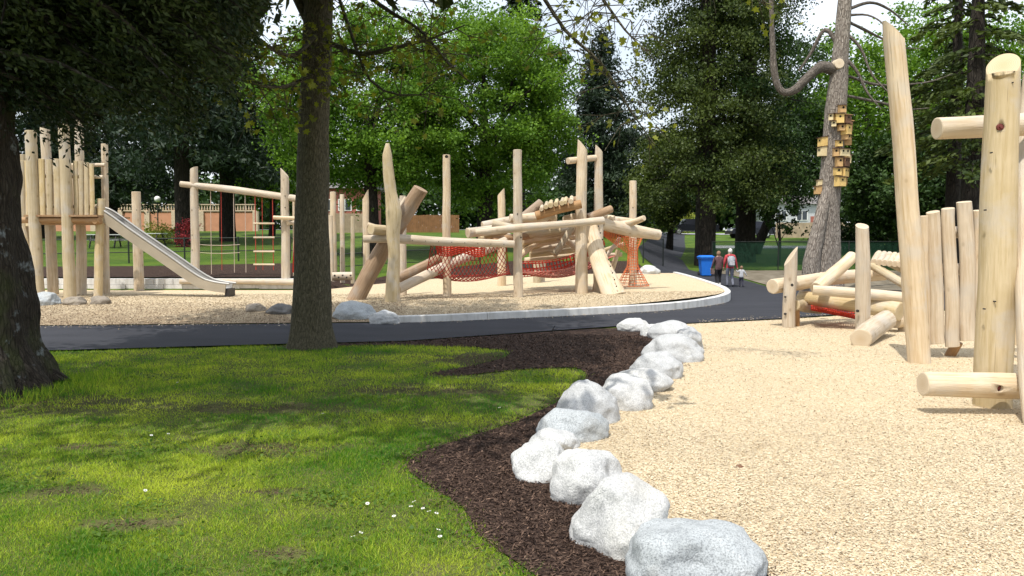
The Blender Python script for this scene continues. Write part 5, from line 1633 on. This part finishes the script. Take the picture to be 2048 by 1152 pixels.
# ================================================================== PEOPLE
for nm, col in (('skin', (.52, .33, .24)), ('jacket_red', (.42, .05, .06)), ('jeans_grey', (.15, .16, .20)), ('leggings', (.015, .015, .018)), ('jacket_dark', (.10, .055, .06)),
                ('cap_white', (.65, .63, .58)), ('hair_brown', (.22, .13, .08)), ('pack_grey', (.28, .30, .33)), ('toddler_top', (.42, .43, .46)), ('toddler_pants', (.03, .03, .05)), ('shoe_dark', (.03, .03, .035)), ('sock_white', (.68, .66, .64)), ('bag_brown', (.12, .08, .07))):
    M[nm] = plain(nm, col, .8, 0, .2, 14)
def person(loc, label, H, pose, mats, heading, build=1.0, child=False):
    """one skinned body; materials chosen by height on the figure (skin, top, legs, feet)"""
    t = thing('person', loc, label, 'person')
    t.rotation_euler = (0, 0, heading)
    s = H / 1.75
    hs = 1.35 if child else 1.0
    J = dict(pel=((0, 0, .93), .135), sp=((0, -.01, 1.10), .125), ch=((0, 0, 1.30), .15), nk=((0, .01, 1.50), .062), hb=((0, .02, 1.58), .078 * hs), ht=((0, .015, 1.68 if not child else 1.72), .085 * hs))
    for sd, n in ((-1, 'L'), (1, 'R')):
        J['sh' + n] = ((sd * .19, 0, 1.40), .072)
        J['el' + n] = (pose['el' + n], .050); J['wr' + n] = (pose['wr' + n], .034); J['ha' + n] = (pose['ha' + n], .042)
        J['hp' + n] = ((sd * .095, 0, .88), .105); J['kn' + n] = (pose['kn' + n], .070); J['an' + n] = (pose['an' + n], .046); J['to' + n] = (pose['to' + n], .040)
    E = [('pel', 'sp'), ('sp', 'ch'), ('ch', 'nk'), ('nk', 'hb'), ('hb', 'ht')]
    for n in 'LR': E += [('ch', 'sh' + n), ('sh' + n, 'el' + n), ('el' + n, 'wr' + n), ('wr' + n, 'ha' + n), ('pel', 'hp' + n), ('hp' + n, 'kn' + n), ('kn' + n, 'an' + n), ('an' + n, 'to' + n)]
    keys = list(J); ix = {k: i for i, k in enumerate(keys)}
    me = bpy.data.meshes.new('body')
    me.from_pydata([Vector(J[k][0]) * s for k in keys], [(ix[a], ix[b]) for a, b in E], [])
    o = bpy.data.objects.new('body', me); COL.objects.link(o)
    md = o.modifiers.new('skin', 'SKIN')
    for k, sv in zip(keys, me.skin_vertices[0].data):
        r = J[k][1] * s * build; sv.radius = (r, r * (.8 if k in ('pel', 'sp', 'ch') else 1))
        sv.use_root = (k == 'pel')
    o.modifiers.new('sub', 'SUBSURF').levels = 2
    bpy.context.view_layer.update()
    m2 = bpy.data.meshes.new_from_object(o.evaluated_get(bpy.context.evaluated_depsgraph_get()))
    o.modifiers.clear(); o.data = m2; bpy.data.meshes.remove(me)
    m2.materials.clear()
    for m in mats: m2.materials.append(M[m])
    for p in m2.polygons:
        p.use_smooth = True
        c = p.center / s
        hand = min((c - Vector(J['ha' + n][0])).length for n in 'LR')
        if c.z > 1.49 and abs(c.x) < .14 or hand < .07: p.material_index = 0
        elif c.z > .86 or (abs(c.x) > .2 and c.z > .6): p.material_index = 1
        elif c.z > pose.get('sock', .09): p.material_index = 2
        elif c.z > .085: p.material_index = 4
        else: p.material_index = 3
    o.parent = t; reg(o, (0, 0, 0))
    # fingers and thumb, nose and ears as part of the figure
    for n, sd in (('L', -1), ('R', 1)):
        h = Vector(J['ha' + n][0]); w = Vector(J['wr' + n][0]); dr = (h - w).normalized()
        mb = MB()
        for k in range(4):
            b = h + Vector((0, (k - 1.5) * .019, 0))
            L_ = [.062, .072, .068, .052][k]
            mb.tube([(b - dr * .02) * s, (b + dr * L_ * .6) * s, (b + dr * L_ + Vector((-sd * .02, 0, 0))) * s], [.010 * s, .009 * s, .007 * s], 6, 0)
        mb.tube([(h - dr * .02) * s, (h + Vector((0, .045, 0)) + dr * .02) * s, (h + Vector((-sd * .01, .05, 0)) + dr * .05) * s], [.012 * s, .010 * s, .008 * s], 6, 0)
        mb.build('fingers', M[mats[0]], o, False)
    hb = Vector(J['hb'][0]) * s
    mb = MB(); rr = J['hb'][1] * s
    mb.tube([hb + Vector((0, rr * .7, .02 * s)), hb + Vector((0, rr * 1.25, -.005 * s))], [.008 * s, .016 * s], 6, 0)
    mb.build('nose', M[mats[0]], o, False)
    for sd in (-1, 1):
        mb = MB(); mb.tube([hb + Vector((sd * rr * .85, 0, 0)), hb + Vector((sd * rr * 1.15, -.01 * s, .01 * s))], [.018 * s, .02 * s], 8, 0, squash=.6); mb.build('ear', M[mats[0]], o, False)
        mb = MB(); mb.tube([hb + Vector((sd * rr * .38, rr * .82, .05 * s)), hb + Vector((sd * rr * .38, rr * .95, .05 * s))], [.012 * s, .010 * s], 6, 0); mb.build('eye', M['hole'], o, False)
    return t, o, s, J
def headcover(t, o, s, J, mat, cap=False, k=1.12, name='hair', low=-.05):
    c = (Vector(J['hb'][0]) * .45 + Vector(J['ht'][0]) * .55) * s
    r = J['ht'][1] * s * k
    bm = bmesh.new(); bmesh.ops.create_icosphere(bm, subdivisions=3, radius=1)
    for v in bm.verts:
        p = v.co
        q = Vector((p.x * r, p.y * r * 1.15 - (.015 * s), max(p.z, low if p.y > .15 else -.75) * r * 1.3))
        v.co = c + q * (1 + .06 * mnoise.noise(p * 4))
    me = bpy.data.meshes.new(name); bm.to_mesh(me); bm.free()
    for p in me.polygons: p.use_smooth = True
    me.materials.append(M[mat])
    h = bpy.data.objects.new(name, me); COL.objects.link(h); h.parent = t; reg(h, (0, 0, 0))
    if cap:
        mb = MB(); mb.box(c + Vector((0, r * 1.45, .005)), (r * 1.5, r * .9, .012), 0); mb.build('cap_peak', M[mat], h, False)
    return h
PD = 37.8
def pat(px, dy=0): 
    d = PD + dy; x = (px - 1024) / FPX * d; return Vector((x, d, terrain(x, d) + .032))
base = dict(elL=(-.25, -.04, 1.14), wrL=(-.27, .04, .92), haL=(-.27, .06, .83), elR=(.25, -.04, 1.14), wrR=(.27, .04, .92), haR=(.27, .06, .83),
            knL=(-.10, .10, .50), anL=(-.10, .04, .085), toL=(-.11, .17, .045), knR=(.10, .04, .49), anR=(.11, -.18, .11), toR=(.12, -.07, .045))
man = dict(base); man.update(elR=(.27, .02, 1.13), wrR=(.33, .05, .90), haR=(.36, .06, .82))
t, o, s, J = person(pat(1460), 'man in red jacket and pale cap walking away, holding the toddler by the hand', 1.82, man, ['skin', 'jacket_red', 'jeans_grey', 'shoe_dark', 'jeans_grey'], -.05, 1.05)
headcover(t, o, s, J, 'cap_white', True, 1.14, 'cap')
pk = pat(1460)
bag = thing('backpack', pk + Vector((0, -.22, .98)), 'grey backpack worn by the man in the red jacket', 'backpack')
bm = bmesh.new(); bmesh.ops.create_cube(bm, size=1)
for v in bm.verts: v.co = Vector((v.co.x * .34, v.co.y * .2, v.co.z * .50 + .24))
bmesh.ops.bevel(bm, geom=bm.edges[:], offset=.06, segments=3, affect='EDGES')
me = bpy.data.meshes.new('pack_body'); bm.to_mesh(me); bm.free(); me.materials.append(M['pack_grey'])
for p in me.polygons: p.use_smooth = True
ob = bpy.data.objects.new('pack_body', me); COL.objects.link(ob); ob.parent = bag
mb = MB(); mb.box((0, -.115, .16), (.24, .05, .2), 0); mb.build('front_pocket', M['toddler_top'], bag, False)
for sx in (-.11, .11):
    mb = MB(); mb.tube([(sx, .08, .46), (sx * 1.2, .16, .50), (sx * 1.3, .33, .42)], [.022, .022, .022], 6, 0, squash=.4); mb.build('strap', M['leggings'], bag, False)
wom = dict(base); wom.update(elL=(-.27, -.02, 1.15), wrL=(-.33, .05, .93), haL=(-.35, .07, .84), knL=(-.10, .03, .49), anL=(-.10, -.14, .10), toL=(-.11, -.03, .045), knR=(.10, .11, .50), anR=(.10, .06, .085), toR=(.11, .19, .045), sock=.20)
t, o, s, J = person(pat(1437, .1), 'woman in dark patterned jacket, black leggings and white socks walking away', 1.70, wom, ['skin', 'jacket_dark', 'leggings', 'shoe_dark', 'sock_white'], .05, 1.1)
headcover(t, o, s, J, 'hair_brown', False, 1.2)
wb = pat(1437, .1)
bag2 = thing('shoulder_bag', wb + Vector((-.30, -.06, .62)), 'small dark bag hanging at the left side of the woman', 'bag')
mb = MB(); mb.box((0, 0, .13), (.12, .30, .26), 0, taper=.8); mb.build('bag_body', M['bag_brown'], bag2, False)
mb = MB(); mb.tube([(0, -.11, .25), (.03, -.08, .5), (.12, 0, .84), (.05, .08, .5), (0, .11, .25)], [.012] * 5, 5, 0); mb.build('strap', M['leggings'], bag2, False)
tod = dict(base); tod.update(elL=(-.28, .02, 1.28), wrL=(-.42, .06, 1.42), haL=(-.48, .07, 1.52), elR=(.32, -.04, 1.18), wrR=(.42, -.02, 1.02), haR=(.46, 0, .95))
t, o, s, J = person(pat(1483, -.1), 'toddler in pale grey top and dark trousers walking at the right hand of the man', .97, tod, ['skin', 'toddler_top', 'toddler_pants', 'shoe_dark', 'sock_white'], -.1, 1.2, True)
headcover(t, o, s, J, 'hair_brown', False, 1.1)

# ================================================================== GROUND COVER
grass_poly = [(-12, 12.15), (-7.4, 12.4), (-3.66, 13.3), (-3.6, 13.1), (-2.0, 13.25), (-.7, 13.0), (-.08, 12.55), (-.18, 11.8), (-.62, 11.0), (-1.17, 10.35), (-.95, 10.05), (-.4, 10.35), (.2, 10.7), (.82, 10.85), (.9, 10.2), (.68, 9.1), (.3, 8.2), (-.05, 7.5), (-.48, 6.9), (-.78, 6.45), (-.87, 6.0), (-.68, 5.55), (-.38, 5.1), (-.23, 4.5), (.07, 3.95), (.4, 3.2), (.6, 2.4), (-12, 2.4)]
def scatter(poly, n, ylo, yhi, xlo, xhi, dens=None, jit=.06):
    X = rng.uniform(xlo, xhi, n); Y = rng.uniform(ylo, yhi, n)
    jx, jy = rng.normal(size=n) * jit, rng.normal(size=n) * jit
    k = inside(poly, X + jx, Y + jy) & (np.abs(X / np.maximum(Y, .1)) < .70)
    X, Y = X[k], Y[k]
    if dens is not None:
        d = np.array([dens(x, y) for x, y in zip(X, Y)])
        m_ = rng.random(len(X)) < d
        X, Y = X[m_], Y[m_]
    return X, Y
BARE = [(-1.95, 6.55, .75, .28), (-1.0, 9.2, 1.3, .35), (-.55, 11.6, .9, .5), (-2.6, 8.2, 1.0, .3), (-5.2, 8.4, 1.3, .6), (-2.3, 4.75, .22, .10), (-3.0, 5.4, .3, .12), (-1.3, 4.3, .2, .08), (-1.7, 5.4, .2, .08), (-3.6, 6.6, .3, .12), (-.35, 12.0, .8, .4)]
def gd(x, y):
    e = mnoise.noise(Vector((x * 3.7, y * 3.7, 9)))
    v = .62 + .8 * mnoise.noise(Vector((x * 1.1, y * 1.1, 4))) + .5 * e
    for bx, by, rx, ry in BARE:
        q = ((x - bx) / rx) ** 2 + ((y - by) / ry) ** 2 + 1.2 * e
        if q < 1.3: v -= .8 * (1 - q / 1.3) ** .5
    return min(1, max(.05, v + .35))
sheet('near_lawn', grass_poly, terrain, .006, M['thatch'], 2.0)
Xs, Ys = [], []
for n, a, b, xa_, xb_, k0, pw in ((1100000, 2.6, 13.6, -9, 1.1, 4.0, 1.25), (260000, 2.6, 8.0, -5.4, .8, 99, 0)):
    X = rng.uniform(xa_, xb_, n); Y = rng.uniform(a, b, n)
    acc = np.minimum(1, (k0 / Y) ** pw) if pw else np.clip((8.0 - Y) / 3.0, 0, 1)
    k = (rng.random(n) < acc) & (np.abs(X / Y) < .69) & inside(grass_poly, X + rng.normal(size=n) * .07, Y + rng.normal(size=n) * .07)
    X, Y = X[k], Y[k]
    d = np.array([gd(x, y) for x, y in zip(X, Y)])
    k = rng.random(len(X)) < d
    Xs.append(X[k]); Ys.append(Y[k])
X, Y = np.concatenate(Xs), np.concatenate(Ys)
n = len(X)
hh = np.array([.032 + .020 * mnoise.noise(Vector((x * 1.7, y * 1.7, 20))) + .018 * max(0, mnoise.noise(Vector((x * .5, y * .5, 2)))) for x, y in zip(X, Y)]) * (.5 + rng.random(n))
hh = .78 * np.maximum(hh, .012) * np.where(Y > 9, 1.25, 1.0)
a = rng.random(n) * math.tau
ln = rng.normal(size=n) * .85
bw = .0012 + .0010 * rng.random(n) + .00024 * Y
ca, sa = np.cos(a), np.sin(a)
b2 = rng.random(n) * math.tau
V = np.stack([np.stack([X - ca * bw, Y - sa * bw, np.full(n, .0)], 1), np.stack([X + ca * bw, Y + sa * bw, np.full(n, .0)], 1),
              np.stack([X + np.cos(b2) * hh * ln, Y + np.sin(b2) * hh * ln, hh], 1)], 1).reshape(-1, 3)
tint = np.clip(np.array([.42 + .65 * mnoise.noise(Vector((x * .6, y * .9, 7))) + .45 * mnoise.noise(Vector((x * 2.3, y * 2.3, 1))) for x, y in zip(X, Y)]) + rng.normal(size=n) * .22, 0, 1)
tag(np_mesh('grass_blades', V, np.arange(3 * n).reshape(n, 3), M['blade'], None, np.repeat(tint, 3)), kind='stuff')
# ragged tuft of taller grass round the left trunk base
n = 1100
aa = rng.random(n) * 2.4 - 1.5; rr_ = .85 + np.abs(rng.normal(size=n)) * .35
C = np.stack([LT.x + np.cos(aa) * rr_ * 1.05, LT.y + np.sin(aa) * rr_, np.full(n, .06)], 1)
tag(leaves('tall_grass', C, .07 + .14 * rng.random(n) ** 2, .007, M['blade'], None, D=np.stack([rng.normal(size=n) * .35, rng.normal(size=n) * .35, np.ones(n)], 1), tint=rng.random(n) * .7), kind='stuff')

def flakes(name, X, Y, z0, L, Wd, mat, tint, tilt=.35):
    n = len(X)
    D = np.stack([rng.normal(size=n), rng.normal(size=n), rng.normal(size=n) * tilt], 1)
    C = np.stack([X, Y, np.full(n, z0) + rng.random(n) * .010], 1)
    o = leaves(name, C, L, Wd, mat, None, D=D, tint=tint, flat=.72)
    return tag(o, kind='stuff')
Xs, Ys = [], []
for n, yhi, xhi in ((620000, 20.5, 18.5), (200000, 8.5, 8.2)):
    X = rng.uniform(0, xhi, n); Y = rng.uniform(2.6, yhi, n)
    acc = np.minimum(1, (5.4 / Y) ** 1.4) if yhi > 10 else np.clip((8.5 - Y) / 4, 0, 1)
    k = (rng.random(n) < acc) & (np.abs(X / Y) < .95) & inside(NEARCHIPS, X + rng.normal(size=n) * .05, Y + rng.normal(size=n) * .05)
    Xs.append(X[k]); Ys.append(Y[k])
X, Y = np.concatenate(Xs), np.concatenate(Ys); n = len(X)
tint = np.clip(.74 + .18 * rng.normal(size=n) + np.array([.28 * mnoise.noise(Vector((x * .8, y * .8, 3))) + .2 * mnoise.noise(Vector((x * 3, y * 3, 8))) for x, y in zip(X, Y)]), .2, 1); tint[rng.random(n) < .03] = .0; tint[rng.random(n) < .06] = .45
sc_ = .7 + .045 * Y
flakes('wood_chips', X, Y, .022, (.012 + .016 * rng.random(n)) * sc_, (.006 + .007 * rng.random(n)) * sc_, M['chip'], tint, .22)
Xs, Ys = [], []
for n, a, b in ((210000, 2.6, 14.8), (70000, 2.6, 8)):
    x, y = scatter(MULCH, n, a, b, -4, 3.2, (lambda x_, y_: min(1, (5 / y_) ** .8)) if b > 10 else (lambda x_, y_: (8 - y_) / 3), .11); Xs.append(x); Ys.append(y)
X, Y = np.concatenate(Xs), np.concatenate(Ys); n = len(X)
tint = rng.random(n) ** 2.2 * .55; tint[rng.random(n) < .02] = 1.0
sc_ = .7 + .045 * Y
flakes('bark_mulch', X, Y, .016, (.022 + .03 * rng.random(n)) * sc_, (.006 + .008 * rng.random(n)) * sc_, M['mulch_chip'], tint, .5)
# clover and small broad leaves among the grass
Xs, Ys = [], []
for _ in range(46):
    cy = 3.2 + 8 * random.random() ** 1.4; cx = random.uniform(-.62, .05) * cy
    k = int(70 * random.random()) + 15
    Xs.append(cx + rng.normal(size=k) * .16); Ys.append(cy + rng.normal(size=k) * .12)
X, Y = np.concatenate(Xs), np.concatenate(Ys)
k = inside(grass_poly, X, Y); X, Y = X[k], Y[k]; n = len(X)
C = np.stack([X, Y, .022 + .02 * rng.random(n)], 1)
tag(leaves('clover', C, .022 + .02 * rng.random(n), .018 + .014 * rng.random(n), M['leaf_shrub'], None, D=rng.normal(size=(n, 3)) * [1, 1, .3], tint=rng.random(n) * .7, flat=.7), kind='stuff')
# litter in the bare patches of the lawn
Xs, Ys = [], []
for bx, by, rx, ry in BARE:
    k = int(2600 * rx * ry * 4)
    Xs.append(bx + rng.normal(size=k) * rx * .55); Ys.append(by + rng.normal(size=k) * ry * .55)
X, Y = np.concatenate(Xs), np.concatenate(Ys)
k = inside(grass_poly, X, Y); X, Y = X[k], Y[k]; n = len(X)
flakes('leaf_litter', X, Y, .004, .014 + .016 * rng.random(n), .007, M['mulch_chip'], rng.random(n) * .6, .3)
x, y = scatter(MIDCHIPS, 110000, 15.9, 24, -13, 7)
n = len(x)
tint = np.clip(.6 + .25 * rng.normal(size=n), .1, 1); tint[rng.random(n) < .08] = 0
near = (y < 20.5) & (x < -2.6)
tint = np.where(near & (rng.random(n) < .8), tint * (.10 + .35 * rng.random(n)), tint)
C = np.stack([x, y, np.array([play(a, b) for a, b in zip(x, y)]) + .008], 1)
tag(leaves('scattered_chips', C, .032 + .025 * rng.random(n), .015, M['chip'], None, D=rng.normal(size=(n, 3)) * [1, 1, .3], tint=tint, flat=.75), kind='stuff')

# chips kicked onto the path edges
Xs, Ys = [], []
for P_, off_ in (([(k[0], k[1]) for k in KERB[:9]], -.1), ([(4, 17), (6, 17.9), (8.2, 19.2)], .12), ([(-12, 16.1), (-9.6, 16.3), (-4.45, 16.75)], -.12)):
    for (x1, y1), (x2, y2) in zip(P_, P_[1:]):
        m_ = int(70 * math.hypot(x2 - x1, y2 - y1)); u = rng.random(m_)
        Xs.append(x1 + (x2 - x1) * u + rng.normal(size=m_) * .05); Ys.append(y1 + (y2 - y1) * u + np.sign(off_) * np.abs(rng.normal(size=m_)) * .25)
X, Y = np.concatenate(Xs), np.concatenate(Ys); n = len(X)
k = inside(PATH, X, Y); X, Y = X[k], Y[k]; n = len(X)
flakes('stray_chips', X, Y, .036, .03 + .03 * rng.random(n), .015, M['chip'], rng.random(n), .15)

# daisies in the lawn
dz = None
for px, py in ((303, 883), (297, 874), (337, 880), (735, 1024), (828, 1020), (846, 1034), (822, 1030), (858, 1040), (873, 1044), (877, 1078), (706, 1092), (722, 1084), (788, 1050), (999, 826), (355, 774), (700, 752), (722, 746), (291, 997), (880, 1092), (646, 838)):
    g = G(px, py)
    if dz is None:
        mb = MB()
        mb.tube([(0, 0, -.04), (0, 0, .0)], [.0015, .0015], 4, 2)
        for k in range(9):
            a = k / 9 * math.tau
            u, v = Vector((math.cos(a), math.sin(a), 0)), Vector((-math.sin(a), math.cos(a), 0))
            mb.add([u * .003, u * .010 + v * .0042, u * .0175 + Vector((0, 0, .003)), u * .010 - v * .0042], [(0, 1, 2, 3)], 0)
        mb.tube([(0, 0, -.001), (0, 0, .004)], [.0055, .004], 8, 1)
        dz = mb.build('daisy', [M['white'], M['leaf_yellow'], M['leaf_shrub']]); o = dz
    else:
        o = dz.copy(); COL.objects.link(o)
    o.location = (g.x, g.y, .055)
    o.rotation_euler = (random.uniform(-.5, .3), random.uniform(-.3, .3), random.random() * 6)
    o.scale = (.85,) * 3
    tag(o, 'small white daisy growing in the near lawn', 'daisy', 'daisies in the near lawn')
